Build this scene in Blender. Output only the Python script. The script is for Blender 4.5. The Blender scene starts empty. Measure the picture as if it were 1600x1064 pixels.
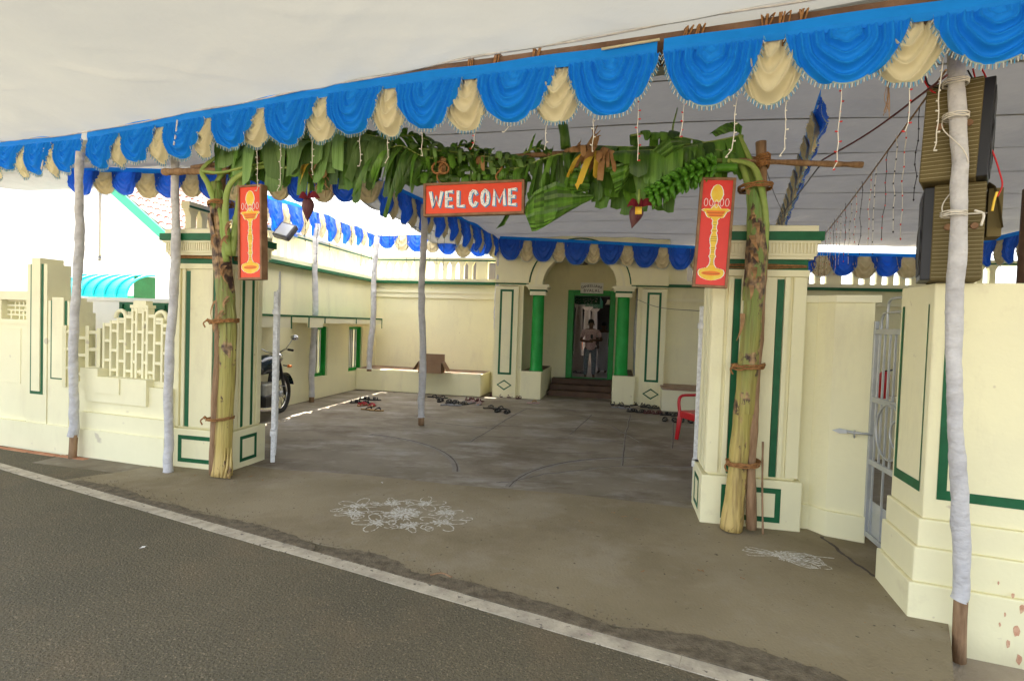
import bpy, math, random
from mathutils import Vector, Matrix
random.seed(7)
R = math.radians
scene = bpy.context.scene
COL = scene.collection

# ------------------------------------------------------------------ camera
FOC, ROLL, PITCH, CAMH = 850.0, .034, math.atan(25/850), 1.6
CF = Vector((0, math.cos(PITCH), -math.sin(PITCH)))
_r0 = Vector((1, 0, 0)); _u0 = _r0.cross(CF)
CR = _r0*math.cos(ROLL) + _u0*math.sin(ROLL)
CU = -_r0*math.sin(ROLL) + _u0*math.cos(ROLL)
CC = Vector((0, 0, CAMH))
cam = bpy.data.cameras.new('camera'); cam.sensor_width = 36; cam.lens = FOC/1600*36
cam.clip_end = 500; cam.clip_start = .05
co = bpy.data.objects.new('camera', cam); COL.objects.link(co)
co.matrix_world = Matrix(((CR.x, CU.x, -CF.x, CC.x), (CR.y, CU.y, -CF.y, CC.y), (CR.z, CU.z, -CF.z, CC.z), (0, 0, 0, 1)))
scene.camera = co

# ------------------------------------------------------------------ light
SUN = Vector((-.141, .322, 1.0)).normalized()
EL = math.asin(SUN.z); AZ = math.atan2(SUN.x, SUN.y)
world = bpy.data.worlds.new('World'); scene.world = world; world.use_nodes = True
wn = world.node_tree; wn.nodes.clear()
sky = wn.nodes.new('ShaderNodeTexSky'); sky.sky_type = 'NISHITA'; sky.sun_disc = False
sky.sun_elevation = EL; sky.sun_rotation = AZ; sky.dust_density = 3.0; sky.air_density = 1.0; sky.ozone_density = .6
bg = wn.nodes.new('ShaderNodeBackground'); bg.inputs[1].default_value = .15
wo = wn.nodes.new('ShaderNodeOutputWorld')
hz = wn.nodes.new('ShaderNodeHueSaturation'); hz.inputs['Saturation'].default_value = .45
wn.links.new(sky.outputs[0], hz.inputs['Color']); wn.links.new(hz.outputs[0], bg.inputs[0]); wn.links.new(bg.outputs[0], wo.inputs[0])
sl = bpy.data.lights.new('sun', 'SUN'); sl.energy = 5.0; sl.angle = R(.5); sl.color = (1, .95, .86)
so = bpy.data.objects.new('sun', sl); COL.objects.link(so)
so.rotation_euler = SUN.to_track_quat('Z', 'Y').to_euler(); so.location = (0, 0, 12)
vs = scene.view_settings
vs.view_transform = 'Standard'; vs.look = 'None'; vs.gamma = 1; vs.use_curve_mapping = False; vs.exposure = 2.6
scene.render.engine = 'CYCLES'
cy = scene.cycles
cy.use_denoising = True; cy.max_bounces = 10; cy.diffuse_bounces = 6; cy.transmission_bounces = 8; cy.glossy_bounces = 3
cy.caustics_reflective = False; cy.caustics_refractive = False; cy.sample_clamp_indirect = 8

# ------------------------------------------------------------------ pixel <-> place measurements
def ray(px, py): return CF*FOC + CR*(px-800) - CU*(py-532)
def gnd(px, py, z=0.0):
    d = ray(px, py); return CC + d*((z-CAMH)/d.z)
class Fr:
    """vertical frame standing at x,y: local x runs along angle rz, local y is 90 degrees left of it"""
    def __init__(s, x, y, rz, z=0):
        s.p = Vector((x, y, z)); s.rz = rz; c, q = math.cos(R(rz)), math.sin(R(rz))
        s.x = Vector((c, q, 0)); s.y = Vector((-q, c, 0))
    def w(s, u, d=0, z=0): return s.p + s.x*u + s.y*d + Vector((0, 0, z))
    def at(s, px, py, d=0):
        r = ray(px, py); o = s.p + s.y*d
        t = (o-CC).dot(s.y)/r.dot(s.y); q = CC + r*t - s.p
        return q.dot(s.x), q.z
    def sub(s, u, d, rz=0, z=0):
        q = s.w(u, d, z); return Fr(q.x, q.y, s.rz+rz, q.z)
FAC = Fr(0, 11.90, -11)                      # temple facade
LCW = Fr(-3.85, 10.65, 79.5)                 # left court wall (x runs away from camera, y is out of the court)
GTL = Fr(-2.86, 5.39, -12.3)                 # line of the banana gateway
_a = (gnd(262, 729), gnd(0, 692)); LWL = Fr(_a[0].x, _a[0].y, math.degrees(math.atan2(_a[0].y-_a[1].y, _a[0].x-_a[1].x)))                   # left compound wall
RWL = Fr(2.33, 3.09, -21.5)                  # right compound wall
BEAM = Fr(-4.93, 6.10, -math.degrees(math.atan2(3.42, 7.23)))

# ------------------------------------------------------------------ materials
MATS = {}
def mat(name, col, rough=.7, col2=None, scale=3.0, amt=1.0, detail=5, bump=0.0, bscale=60.0, trans=0.0, metal=0.0,
        spec=.3, speck=None, speck_scale=200, speck_t=.62, island=0.0, stretch=None, lo=.35, hi=.65, tcol=None, trb=None, bdist=.01, layers=()):
    m = bpy.data.materials.new(name); m.use_nodes = True; MATS[name] = m
    nt = m.node_tree; N = nt.nodes; L = nt.links; N.clear()
    out = N.new('ShaderNodeOutputMaterial'); b = N.new('ShaderNodeBsdfPrincipled')
    b.inputs['Roughness'].default_value = rough; b.inputs['Metallic'].default_value = metal
    b.inputs['Specular IOR Level'].default_value = spec
    tc = N.new('ShaderNodeTexCoord'); src = tc.outputs['Object']
    if stretch:
        mp = N.new('ShaderNodeMapping'); mp.inputs['Scale'].default_value = stretch
        L.new(src, mp.inputs[0]); src = mp.outputs[0]
    c = None
    if col2:
        n = N.new('ShaderNodeTexNoise'); n.inputs['Scale'].default_value = scale; n.inputs['Detail'].default_value = detail
        n.inputs['Roughness'].default_value = .6
        L.new(src, n.inputs['Vector'])
        cr = N.new('ShaderNodeValToRGB'); cr.color_ramp.elements[0].position = lo; cr.color_ramp.elements[1].position = hi
        cr.color_ramp.elements[0].color = (*col, 1); cr.color_ramp.elements[1].color = (*[col[i]+(col2[i]-col[i])*amt for i in range(3)], 1)
        L.new(n.outputs['Fac'], cr.inputs[0]); c = cr.outputs[0]
    for lc, ls, l0, l1, la, lst in layers:
        mp_ = N.new('ShaderNodeMapping'); mp_.inputs['Scale'].default_value = lst; mp_.inputs['Location'].default_value = (ls*1.7, ls*.9, 3.1); L.new(tc.outputs['Object'], mp_.inputs[0])
        nl = N.new('ShaderNodeTexNoise'); nl.inputs['Scale'].default_value = ls; nl.inputs['Detail'].default_value = 10; nl.inputs['Roughness'].default_value = .68; L.new(mp_.outputs[0], nl.inputs['Vector'])
        rl = N.new('ShaderNodeValToRGB'); rl.color_ramp.elements[0].position = l0; rl.color_ramp.elements[1].position = l1
        rl.color_ramp.elements[0].color = (0, 0, 0, 1); rl.color_ramp.elements[1].color = (la, la, la, 1); L.new(nl.outputs['Fac'], rl.inputs[0])
        ml = N.new('ShaderNodeMixRGB'); L.new(rl.outputs[0], ml.inputs[0])
        if c: L.new(c, ml.inputs[1])
        else: ml.inputs[1].default_value = (*col, 1)
        ml.inputs[2].default_value = (*lc, 1); c = ml.outputs[0]
    if speck:
        n2 = N.new('ShaderNodeTexNoise'); n2.inputs['Scale'].default_value = speck_scale; n2.inputs['Detail'].default_value = 2
        L.new(src, n2.inputs['Vector'])
        r2 = N.new('ShaderNodeValToRGB'); r2.color_ramp.elements[0].position = speck_t; r2.color_ramp.elements[1].position = speck_t+.06
        r2.color_ramp.elements[0].color = (0, 0, 0, 1); r2.color_ramp.elements[1].color = (1, 1, 1, 1)
        mx = N.new('ShaderNodeMixRGB'); L.new(n2.outputs['Fac'], r2.inputs[0]); L.new(r2.outputs[0], mx.inputs[0])
        if c: L.new(c, mx.inputs[1])
        else: mx.inputs[1].default_value = (*col, 1)
        mx.inputs[2].default_value = (*speck, 1); c = mx.outputs[0]
    if island:
        g = N.new('ShaderNodeNewGeometry'); hs = N.new('ShaderNodeHueSaturation')
        mr = N.new('ShaderNodeMapRange'); mr.inputs[3].default_value = 1-island; mr.inputs[4].default_value = 1+island
        L.new(g.outputs['Random Per Island'], mr.inputs[0]); L.new(mr.outputs[0], hs.inputs['Value'])
        if c: L.new(c, hs.inputs['Color'])
        else: hs.inputs['Color'].default_value = (*col, 1)
        c = hs.outputs[0]
    if c: L.new(c, b.inputs['Base Color'])
    else: b.inputs['Base Color'].default_value = (*col, 1)
    if bump:
        n3 = N.new('ShaderNodeTexNoise'); n3.inputs['Scale'].default_value = bscale; n3.inputs['Detail'].default_value = 4
        L.new(src, n3.inputs['Vector'])
        bp = N.new('ShaderNodeBump'); bp.inputs['Strength'].default_value = bump; bp.inputs['Distance'].default_value = bdist
        L.new(n3.outputs['Fac'], bp.inputs['Height']); L.new(bp.outputs[0], b.inputs['Normal'])
    if trans:
        t = N.new('ShaderNodeBsdfTranslucent'); t.inputs[0].default_value = (*(tcol or col), 1)
        if c and not tcol: L.new(c, t.inputs[0])
        ms = N.new('ShaderNodeMixShader'); ms.inputs[0].default_value = trans
        L.new(b.outputs[0], ms.inputs[1]); L.new(t.outputs[0], ms.inputs[2]); L.new(ms.outputs[0], out.inputs[0])
        if bump: L.new(bp.outputs[0], t.inputs['Normal'])
    else: L.new(b.outputs[0], out.inputs[0])
    return m
CREAM_ = (.83, .78, .50)
cream = mat('cream_paint', CREAM_, .75, (.77, .725, .48), 1.3, bump=.25, bscale=25, speck=(.60, .53, .36), speck_scale=13, speck_t=.74, layers=[((.60, .54, .37), 2.2, .54, .78, .55, (1.5, 1.5, .4)), ((.48, .38, .25), 1.6, .64, .80, .5, (1, 1, 1))])
cream2 = mat('pale_cream_paint', (.80, .76, .54), .75, (.75, .71, .5), 1.1, bump=.2, bscale=25)
cream_l = mat('left_wall_paint', (.83, .79, .54), .75, (.77, .73, .49), 1.3, bump=.25, bscale=18, layers=[((.62, .55, .38), 2.2, .54, .78, .55, (1.5, 1.5, .5))], speck=(.6, .55, .4), speck_scale=6, speck_t=.7)
white_p = mat('white_wall_paint', (.8, .8, .78), .8, (.74, .74, .72), 1.5)
dgreen = mat('dark_green_paint', (.006, .085, .03), .5, (.01, .12, .045), 6, bump=.2, bscale=20)
bgreen = mat('bright_green_paint', (.005, .24, .025), .4, (.01, .30, .045), 4, bump=.3, bscale=60)
mint = mat('mint_green_paint', (.06, .42, .24), .5)
asphalt = mat('asphalt', (.118, .103, .066), .9, (.160, .134, .083), .7, detail=8, layers=[((.07, .060, .043), 75, .46, .62, .7, (1, 1, 1)), ((.18, .135, .08), 1.6, .5, .72, .6, (1, 1, 1)), ((.19, .175, .145), 4.5, .62, .8, .35, (1, 1, 1))], speck=(.27, .215, .14), speck_scale=95, speck_t=.63, bump=1.0, bscale=85, bdist=.014)
concrete = mat('apron_concrete', (.212, .172, .102), .85, (.28, .232, .148), .8, detail=9, bump=.5, bscale=55, speck=(.08, .066, .045), speck_scale=26, speck_t=.69, layers=[((.34, .295, .22), 1.3, .50, .74, .75, (1, 1, 1)), ((.145, .106, .058), .9, .52, .72, .6, (1, 1, 1)), ((.27, .24, .19), 9, .56, .8, .5, (1, 1, 1))])
courtm = mat('court_cement', (.170, .140, .094), .7, (.255, .222, .168), .8, detail=12, bump=.3, bscale=45, layers=[((.36, .335, .30), 1.7, .50, .68, .8, (.8, 1.5, 1)), ((.105, .072, .045), 1.1, .50, .66, .75, (1, 1.5, 1)), ((.40, .38, .345), 6, .58, .78, .6, (.6, 1.5, 1)), ((.10, .085, .07), 9, .62, .75, .6, (.7, 1.6, 1))])
dirt = mat('loose_dirt', (.10, .08, .052), .95, (.19, .155, .105), 16, bump=1.2, bscale=80)
linep = mat('road_paint', (.54, .48, .37), .8, (.34, .295, .23), 9, bump=.4, bscale=70, speck=(.14, .12, .1), speck_scale=26, speck_t=.63)
brickm = mat('orange_laterite', (.36, .14, .07), .9, (.5, .26, .15), 6, bump=.6, bscale=30)
soilm = mat('garden_soil', (.3, .25, .19), .95, (.4, .34, .26), 2, bump=.6)
wood = mat('rough_wood', (.20, .115, .06), .8, (.36, .23, .13), 7, stretch=(3, 3, .5), bump=.7, bscale=40)
woodd = mat('dark_beam_timber', (.085, .045, .025), .8, (.17, .10, .06), 3, bump=.5, speck=(.07, .13, .13), speck_scale=5, speck_t=.66)
frame_w = mat('sign_frame_wood', (.17, .085, .04), .6, (.30, .17, .09), 8, bump=.3)
wrap = mat('white_cloth_wrap', (.60, .59, .59), .85, (.44, .43, .44), 5, bump=1.0, bdist=.03, bscale=11, layers=[((.25, .23, .22), 14, .60, .75, .6, (1, 1, 3))], stretch=(1, 1, 1.5))
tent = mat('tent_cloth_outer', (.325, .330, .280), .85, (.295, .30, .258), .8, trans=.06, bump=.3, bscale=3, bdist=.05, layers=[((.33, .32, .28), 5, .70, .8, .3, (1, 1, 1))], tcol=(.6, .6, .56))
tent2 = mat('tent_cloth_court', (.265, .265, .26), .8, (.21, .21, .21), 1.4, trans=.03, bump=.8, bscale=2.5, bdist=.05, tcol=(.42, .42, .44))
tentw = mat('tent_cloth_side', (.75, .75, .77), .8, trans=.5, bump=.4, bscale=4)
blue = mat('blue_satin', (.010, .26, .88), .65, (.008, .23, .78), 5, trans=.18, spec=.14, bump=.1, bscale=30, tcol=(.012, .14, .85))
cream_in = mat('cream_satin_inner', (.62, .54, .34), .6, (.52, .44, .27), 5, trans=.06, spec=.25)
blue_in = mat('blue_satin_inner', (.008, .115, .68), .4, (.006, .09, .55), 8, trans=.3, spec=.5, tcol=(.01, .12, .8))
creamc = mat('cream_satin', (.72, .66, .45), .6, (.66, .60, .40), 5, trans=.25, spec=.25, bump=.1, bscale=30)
fringe_m = mat('fringe_thread', (.42, .52, .55), .8, island=.5)
metal = mat('silver_paint', (.5, .51, .52), .35, (.38, .39, .4), 12, metal=.7, bump=.1)
gatewhite = mat('white_gate_paint', (.72, .73, .73), .5, (.5, .5, .5), 30, bump=.3)
steel = mat('gate_steel', (.50, .51, .51), .4, (.38, .40, .41), 5, metal=.35)
blackm = mat('black_plastic', (.015, .015, .017), .4)
rubber = mat('black_rubber', (.02, .02, .02), .7)
tankm = mat('motorbike_tank_paint', (.01, .022, .03), .2, spec=.6)
chrome = mat('chrome', (.7, .7, .72), .15, metal=1.0)
redp = mat('red_plastic', (.52, .012, .018), .35, spec=.5)
redsign = mat('orange_red_board', (.78, .075, .022), .4, (.70, .06, .02), 3)
redsign2 = mat('red_board', (.72, .05, .035), .4, (.64, .04, .03), 3)
lwhite = mat('white_lettering', (.82, .82, .8), .6)
lblue = mat('blue_lettering', (.06, .28, .55), .6)
yellow = mat('yellow_print', (.78, .46, .03), .5, (.8, .6, .09), 12)
orange = mat('orange_print', (.75, .2, .03), .5)
brownp = mat('brown_print', (.05, .02, .012), .6)
kolam = mat('rice_flour', (.66, .64, .58), .95, (.30, .26, .19), 45, detail=3)
cardb = mat('cardboard', (.27, .17, .10), .85, (.22, .135, .08), 3)
rope = mat('coir_rope', (.38, .19, .07), .95, (.24, .11, .04), 40, bump=1, bscale=90)
speakerc = mat('khaki_speaker_cover', (.145, .112, .045), .85, (.11, .085, .035), 4, bump=.3, bscale=60)
stripec = mat('pale_cover_stripe', (.42, .38, .24), .85)
mesh_m = mat('speaker_grille', (.03, .03, .035), .6, (.06, .06, .065), 120)
leafm = mat('banana_leaf', (.045, .125, .012), .38, (.12, .25, .03), 3, trans=.22, island=.6, spec=.5, bump=.8, bscale=9, stretch=(9, 3, .45), tcol=(.10, .26, .02))
leafu = mat('banana_leaf_underside', (.12, .23, .06), .5, (.19, .32, .10), 4, trans=.2, island=.4, bump=.8, bscale=9, stretch=(9, 3, .45))
leafd = mat('dry_banana_leaf', (.32, .19, .09), .85, (.2, .1, .04), 6, island=.4)
leafy = mat('yellow_banana_leaf', (.62, .36, .03), .6, (.4, .3, .04), 6, island=.25)
rib = mat('banana_midrib', (.22, .32, .07), .5, (.3, .38, .1), 8)
fruit = mat('green_banana', (.045, .16, .010), .4, (.085, .24, .02), 8, island=.3)
flowm = mat('banana_flower', (.085, .018, .03), .5, (.13, .06, .055), 9, stretch=(4, 4, .6))
flowr = mat('banana_flower_bract', (.15, .012, .02), .5)
roofm = mat('clay_tile', (.30, .07, .035), .85, (.4, .13, .08), 9, island=.25)
roofw = mat('overexposed_tile', (.40, .30, .26), .85, (.30, .17, .13), 12)  # clay tile painted pale, sun overexposure put into the colour
turq = mat('turquoise_sheet', (.02, .52, .58), .4)
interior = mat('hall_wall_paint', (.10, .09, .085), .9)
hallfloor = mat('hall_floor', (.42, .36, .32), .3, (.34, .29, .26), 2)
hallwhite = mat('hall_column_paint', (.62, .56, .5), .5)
stepm = mat('brown_step_tile', (.09, .048, .028), .6, (.13, .075, .045), 4)
bronze = mat('dull_bell_metal', (.16, .15, .13), .4, metal=.6)
skin = mat('skin', (.13, .07, .045), .55)
hairm = mat('hair', (.012, .01, .01), .6)
shirt = mat('pink_check_shirt', (.62, .45, .42), .85, (.40, .24, .24), 30)
jeans = mat('grey_jeans', (.10, .12, .14), .9, (.2, .22, .24), 25)
whitec = mat('white_shirt_cloth', (.55, .55, .6), .85)
cabler = mat('red_cable', (.5, .015, .02), .5)
cableb = mat('black_cable', (.02, .015, .015), .5)
wirew = mat('white_wire', (.7, .66, .58), .6)
bulbr = mat('red_bulb', (.55, .03, .03), .3)
glassm = mat('lamp_glass', (.6, .62, .6), .2)
foliage = mat('garden_foliage', (.04, .13, .02), .6, (.08, .2, .04), 4, island=.4, trans=.2)
peel = mat('peeled_pink_plaster', (.66, .44, .29), .9, (.5, .24, .14), 30)

def banana_trunk_mat(name, top_green, blotch):
    m = bpy.data.materials.new(name); m.use_nodes = True; nt = m.node_tree; N = nt.nodes; L = nt.links
    b = N['Principled BSDF']; b.inputs['Roughness'].default_value = .5; b.inputs['Specular IOR Level'].default_value = .35
    tc = N.new('ShaderNodeTexCoord'); sp = N.new('ShaderNodeSeparateXYZ'); L.new(tc.outputs['Object'], sp.inputs[0])
    r = N.new('ShaderNodeValToRGB'); e = r.color_ramp.elements
    e[0].position = 0; e[0].color = (.58, .42, .16, 1); e[1].position = 1; e[1].color = (*top_green, 1)
    x = e.new(.16); x.color = (.50, .38, .12, 1); x = e.new(.32); x.color = (.36, .30, .08, 1); x = e.new(.62); x.color = (.19, .22, .05, 1)
    mr = N.new('ShaderNodeMapRange'); mr.inputs[1].default_value = 0; mr.inputs[2].default_value = 3.0
    nz = N.new('ShaderNodeTexNoise'); mp = N.new('ShaderNodeMapping'); mp.inputs['Scale'].default_value = (9, 9, .6)
    L.new(tc.outputs['Object'], mp.inputs[0]); L.new(mp.outputs[0], nz.inputs['Vector']); nz.inputs['Scale'].default_value = 1.5
    ad = N.new('ShaderNodeMath'); ad.operation = 'MULTIPLY_ADD'; ad.inputs[1].default_value = 1.1; L.new(nz.outputs['Fac'], ad.inputs[0]); L.new(sp.outputs['Z'], ad.inputs[2])
    mr.inputs[1].default_value = .5; mr.inputs[2].default_value = 3.4
    L.new(ad.outputs[0], mr.inputs[0]); L.new(mr.outputs[0], r.inputs[0])
    n2 = N.new('ShaderNodeTexNoise'); n2.inputs['Scale'].default_value = 5; n2.inputs['Detail'].default_value = 8; n2.inputs['Roughness'].default_value = .65
    mp2 = N.new('ShaderNodeMapping'); mp2.inputs['Scale'].default_value = (1.6, 1.6, .9); L.new(tc.outputs['Object'], mp2.inputs[0]); L.new(mp2.outputs[0], n2.inputs['Vector'])
    zr = N.new('ShaderNodeValToRGB'); ze = zr.color_ramp.elements
    ze[0].position = 0; ze[0].color = (.36,)*3+(1,); ze[1].position = 1; ze[1].color = (.42,)*3+(1,)
    for p, v in blotch: q = ze.new(p); q.color = (v, v, v, 1)
    zd = N.new('ShaderNodeMath'); zd.operation = 'DIVIDE'; zd.inputs[1].default_value = 3.0; L.new(sp.outputs['Z'], zd.inputs[0]); L.new(zd.outputs[0], zr.inputs[0])
    su = N.new('ShaderNodeMath'); su.operation = 'ADD'; L.new(n2.outputs['Fac'], su.inputs[0]); L.new(zr.outputs[0], su.inputs[1])
    br = N.new('ShaderNodeValToRGB'); br.color_ramp.elements[0].position = .96; br.color_ramp.elements[1].position = 1.02; L.new(su.outputs[0], br.inputs[0])
    m1 = N.new('ShaderNodeMixRGB'); L.new(br.outputs[0], m1.inputs[0]); L.new(r.outputs[0], m1.inputs[1])
    n4 = N.new('ShaderNodeTexNoise'); n4.inputs['Scale'].default_value = 14; L.new(tc.outputs['Object'], n4.inputs['Vector'])
    dr = N.new('ShaderNodeValToRGB'); dr.color_ramp.elements[0].position = .42; dr.color_ramp.elements[0].color = (.045, .022, .016, 1)
    dr.color_ramp.elements[1].position = .62; dr.color_ramp.elements[1].color = (.40, .25, .12, 1); L.new(n4.outputs['Fac'], dr.inputs[0]); L.new(dr.outputs[0], m1.inputs[2])
    n6 = N.new('ShaderNodeTexNoise'); mp6 = N.new('ShaderNodeMapping'); mp6.inputs['Scale'].default_value = (22, 22, .9); L.new(tc.outputs['Object'], mp6.inputs[0]); L.new(mp6.outputs[0], n6.inputs['Vector']); n6.inputs['Scale'].default_value = 1.6; n6.inputs['Detail'].default_value = 6
    r6 = N.new('ShaderNodeValToRGB'); r6.color_ramp.elements[0].position = .5; r6.color_ramp.elements[0].color = (0, 0, 0, 1); r6.color_ramp.elements[1].position = .72; r6.color_ramp.elements[1].color = (.75, .75, .75, 1); L.new(n6.outputs['Fac'], r6.inputs[0])
    m6 = N.new('ShaderNodeMixRGB'); L.new(r6.outputs[0], m6.inputs[0]); L.new(m1.outputs[0], m6.inputs[1]); m6.inputs[2].default_value = (.16, .10, .035, 1)
    L.new(m6.outputs[0], b.inputs['Base Color'])
    bp = N.new('ShaderNodeBump'); bp.inputs['Strength'].default_value = .6; bp.inputs['Distance'].default_value = .025
    n5 = N.new('ShaderNodeTexNoise'); n5.inputs['Scale'].default_value = 3; mp3 = N.new('ShaderNodeMapping'); mp3.inputs['Scale'].default_value = (14, 14, 1)
    L.new(tc.outputs['Object'], mp3.inputs[0]); L.new(mp3.outputs[0], n5.inputs['Vector']); L.new(n5.outputs['Fac'], bp.inputs['Height']); L.new(bp.outputs[0], b.inputs['Normal'])
    return m
trunkL_m = banana_trunk_mat('banana_trunk_left', (.16, .24, .05), [(.55, .40), (.64, .50), (.72, .62), (.86, .62), (.9, .42)])
trunkR_m = banana_trunk_mat('banana_trunk_right', (.14, .27, .06), [(.45, .40), (.62, .46), (.70, .58), (.80, .54), (.88, .42)])

# ------------------------------------------------------------------ mesh building
class MB:
    def __init__(s): s.v = []; s.f = []; s.m = []; s.sm = []
    def quad(s, *p, m=0, smooth=False):
        i = len(s.v); s.v += [tuple(q) for q in p]; s.f.append(tuple(range(i, i+len(p)))); s.m.append(m); s.sm.append(smooth); return s
    def box(s, x0, x1, y0, y1, z0, z1, m=0, T=None, ch=0.0):
        p = [(x0, y0, z0), (x1, y0, z0), (x1, y1, z0), (x0, y1, z0), (x0, y0, z1), (x1, y0, z1), (x1, y1, z1), (x0, y1, z1)]
        if T is not None: p = [tuple(T @ Vector(q)) for q in p]
        i = len(s.v); s.v += p
        for f in ((0, 3, 2, 1), (4, 5, 6, 7), (0, 1, 5, 4), (1, 2, 6, 5), (2, 3, 7, 6), (3, 0, 4, 7)):
            s.f.append(tuple(i+k for k in f)); s.m.append(m); s.sm.append(False)
        return s
    def prism(s, poly, y0, y1, m=0):
        """poly in the x,z plane, given depth in y"""
        n = len(poly); i = len(s.v)
        s.v += [(x, y0, z) for x, z in poly] + [(x, y1, z) for x, z in poly]
        s.f.append(tuple(i+k for k in range(n))); s.f.append(tuple(i+n+k for k in reversed(range(n)))); s.m += [m, m]; s.sm += [False, False]
        for k in range(n):
            a, b = k, (k+1) % n
            s.f.append((i+a, i+n+a, i+n+b, i+b)); s.m.append(m); s.sm.append(False)
        return s
    def slab(s, poly, z0, z1, m=0):
        """poly in the x,y plane, extruded in z"""
        n = len(poly); i = len(s.v)
        s.v += [(x, y, z0) for x, y in poly] + [(x, y, z1) for x, y in poly]
        s.f.append(tuple(i+k for k in reversed(range(n)))); s.f.append(tuple(i+n+k for k in range(n))); s.m += [m, m]; s.sm += [False, False]
        for k in range(n):
            a, b = k, (k+1) % n
            s.f.append((i+a, i+b, i+n+b, i+n+a)); s.m.append(m); s.sm.append(False)
        return s
    def tube(s, pts, r, n=8, m=0, cap=True, squash=1.0):
        pts = [Vector(p) for p in pts]; k = len(pts)
        rr = r if isinstance(r, (list, tuple)) else [r]*k
        i = len(s.v); prev = None
        for a in range(k):
            t = (pts[min(a+1, k-1)]-pts[max(a-1, 0)]).normalized()
            ref = prev if prev is not None else (Vector((1, 0, 0)) if abs(t.x) < .8 else Vector((0, 1, 0)))
            e1 = (ref - t*ref.dot(t)).normalized(); e2 = t.cross(e1); prev = e1
            for j in range(n):
                an = 2*math.pi*j/n
                s.v.append(tuple(pts[a] + e1*math.cos(an)*rr[a] + e2*math.sin(an)*rr[a]*squash))
        for a in range(k-1):
            for j in range(n):
                b = (j+1) % n
                s.f.append((i+a*n+j, i+a*n+b, i+(a+1)*n+b, i+(a+1)*n+j)); s.m.append(m); s.sm.append(True)
        if cap:
            s.f.append(tuple(i+j for j in reversed(range(n)))); s.f.append(tuple(i+(k-1)*n+j for j in range(n))); s.m += [m, m]; s.sm += [False, False]
        return s
    def lathe(s, prof, c=(0, 0, 0), n=20, m=0):
        i = len(s.v); k = len(prof)
        for r, z in prof:
            for j in range(n):
                a = 2*math.pi*j/n; s.v.append((c[0]+r*math.cos(a), c[1]+r*math.sin(a), c[2]+z))
        for a in range(k-1):
            for j in range(n):
                b = (j+1) % n
                s.f.append((i+a*n+j, i+a*n+b, i+(a+1)*n+b, i+(a+1)*n+j)); s.m.append(m); s.sm.append(True)
        return s
    def stroke(s, pts, w, y0, y1, m=0, closed=False):
        """a flat painted stroke in x,z with round-ish ends, from y0 (front) to y1"""
        P = [Vector((p[0], p[1])) for p in pts]
        if closed: P = P + [P[0]]
        L_, R_ = [], []
        for a in range(len(P)):
            if closed and a in (0, len(P)-1): t = (P[1]-P[-2])
            else: t = (P[min(a+1, len(P)-1)]-P[max(a-1, 0)])
            t = t.normalized() if t.length > 1e-9 else Vector((1, 0)); nrm = Vector((-t.y, t.x))*w/2
            q = P[a]
            if not closed and a == 0: q = q - t*w*.25
            if not closed and a == len(P)-1: q = q + t*w*.25
            L_.append(q+nrm); R_.append(q-nrm)
        i = len(s.v); n = len(P)
        for y in (y0, y1):
            s.v += [(q.x, y, q.y) for q in L_] + [(q.x, y, q.y) for q in R_]
        for a in range(n-1):
            s.f.append((i+a, i+a+1, i+n+a+1, i+n+a)); s.m.append(m); s.sm.append(False)
            s.f.append((i+a, i+2*n+a, i+2*n+a+1, i+a+1)); s.m.append(m); s.sm.append(False)
            s.f.append((i+n+a+1, i+3*n+a+1, i+3*n+a, i+n+a)); s.m.append(m); s.sm.append(False)
        return s
    def data(s, name, mats):
        me = bpy.data.meshes.new(name); me.from_pydata(s.v, [], s.f)
        for q in (mats if isinstance(mats, (list, tuple)) else [mats]): me.materials.append(q)
        me.polygons.foreach_set('material_index', s.m); me.polygons.foreach_set('use_smooth', s.sm); me.update()
        return me
    def build(s, name, mats, parent=None, **kw):
        return put(name, s.data(name, mats), parent, **kw)
def put(name, me, parent=None, loc=(0, 0, 0), rot=(0, 0, 0), scale=(1, 1, 1), label=None, cat=None, group=None, kind=None):
    o = bpy.data.objects.new(name, me); COL.objects.link(o)
    o.parent = parent; o.location = loc; o.rotation_euler = rot; o.scale = scale
    if label: o['label'] = label
    if cat: o['category'] = cat
    if group: o['group'] = group
    if kind: o['kind'] = kind
    return o
def thing(name, label, cat, fr=None, group=None, loc=None, rz=None):
    o = bpy.data.objects.new(name, None); COL.objects.link(o); o.empty_display_size = .2
    if fr is not None: o.location = fr.p; o.rotation_euler = (0, 0, R(fr.rz))
    if loc is not None: o.location = loc
    if rz is not None: o.rotation_euler = (0, 0, R(rz))
    o['label'] = label; o['category'] = cat
    if group: o['group'] = group
    return o
def bx(name, m, par, *b, **kw): return MB().box(*b).build(name, m, par, **kw)
def bevel(o, w=.006, seg=2):
    b = o.modifiers.new('bevel', 'BEVEL'); b.width = w; b.segments = seg; b.limit_method = 'ANGLE'; return o
def ring(name, m, par, u0, u1, z0, z1, w, y, t=.003):
    """painted rectangular border, a raised coat of paint"""
    b = MB(); b.box(u0, u0+w, y-t, y+.001, z0, z1); b.box(u1-w, u1, y-t, y+.001, z0, z1)
    b.box(u0+w, u1-w, y-t, y+.001, z0, z0+w); b.box(u0+w, u1-w, y-t, y+.001, z1-w, z1)
    return b.build(name, m, par)
def subpath(pts, n):
    pts = [Vector(p) for p in pts]; ds = [0]
    for a, b in zip(pts, pts[1:]): ds.append(ds[-1]+(b-a).length)
    out = []
    for k in range(n):
        d = ds[-1]*k/(n-1)
        for j in range(len(ds)-1):
            if d <= ds[j+1]+1e-9: break
        f = (d-ds[j])/max(1e-9, ds[j+1]-ds[j]); out.append(pts[j].lerp(pts[j+1], f))
    return out
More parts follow.
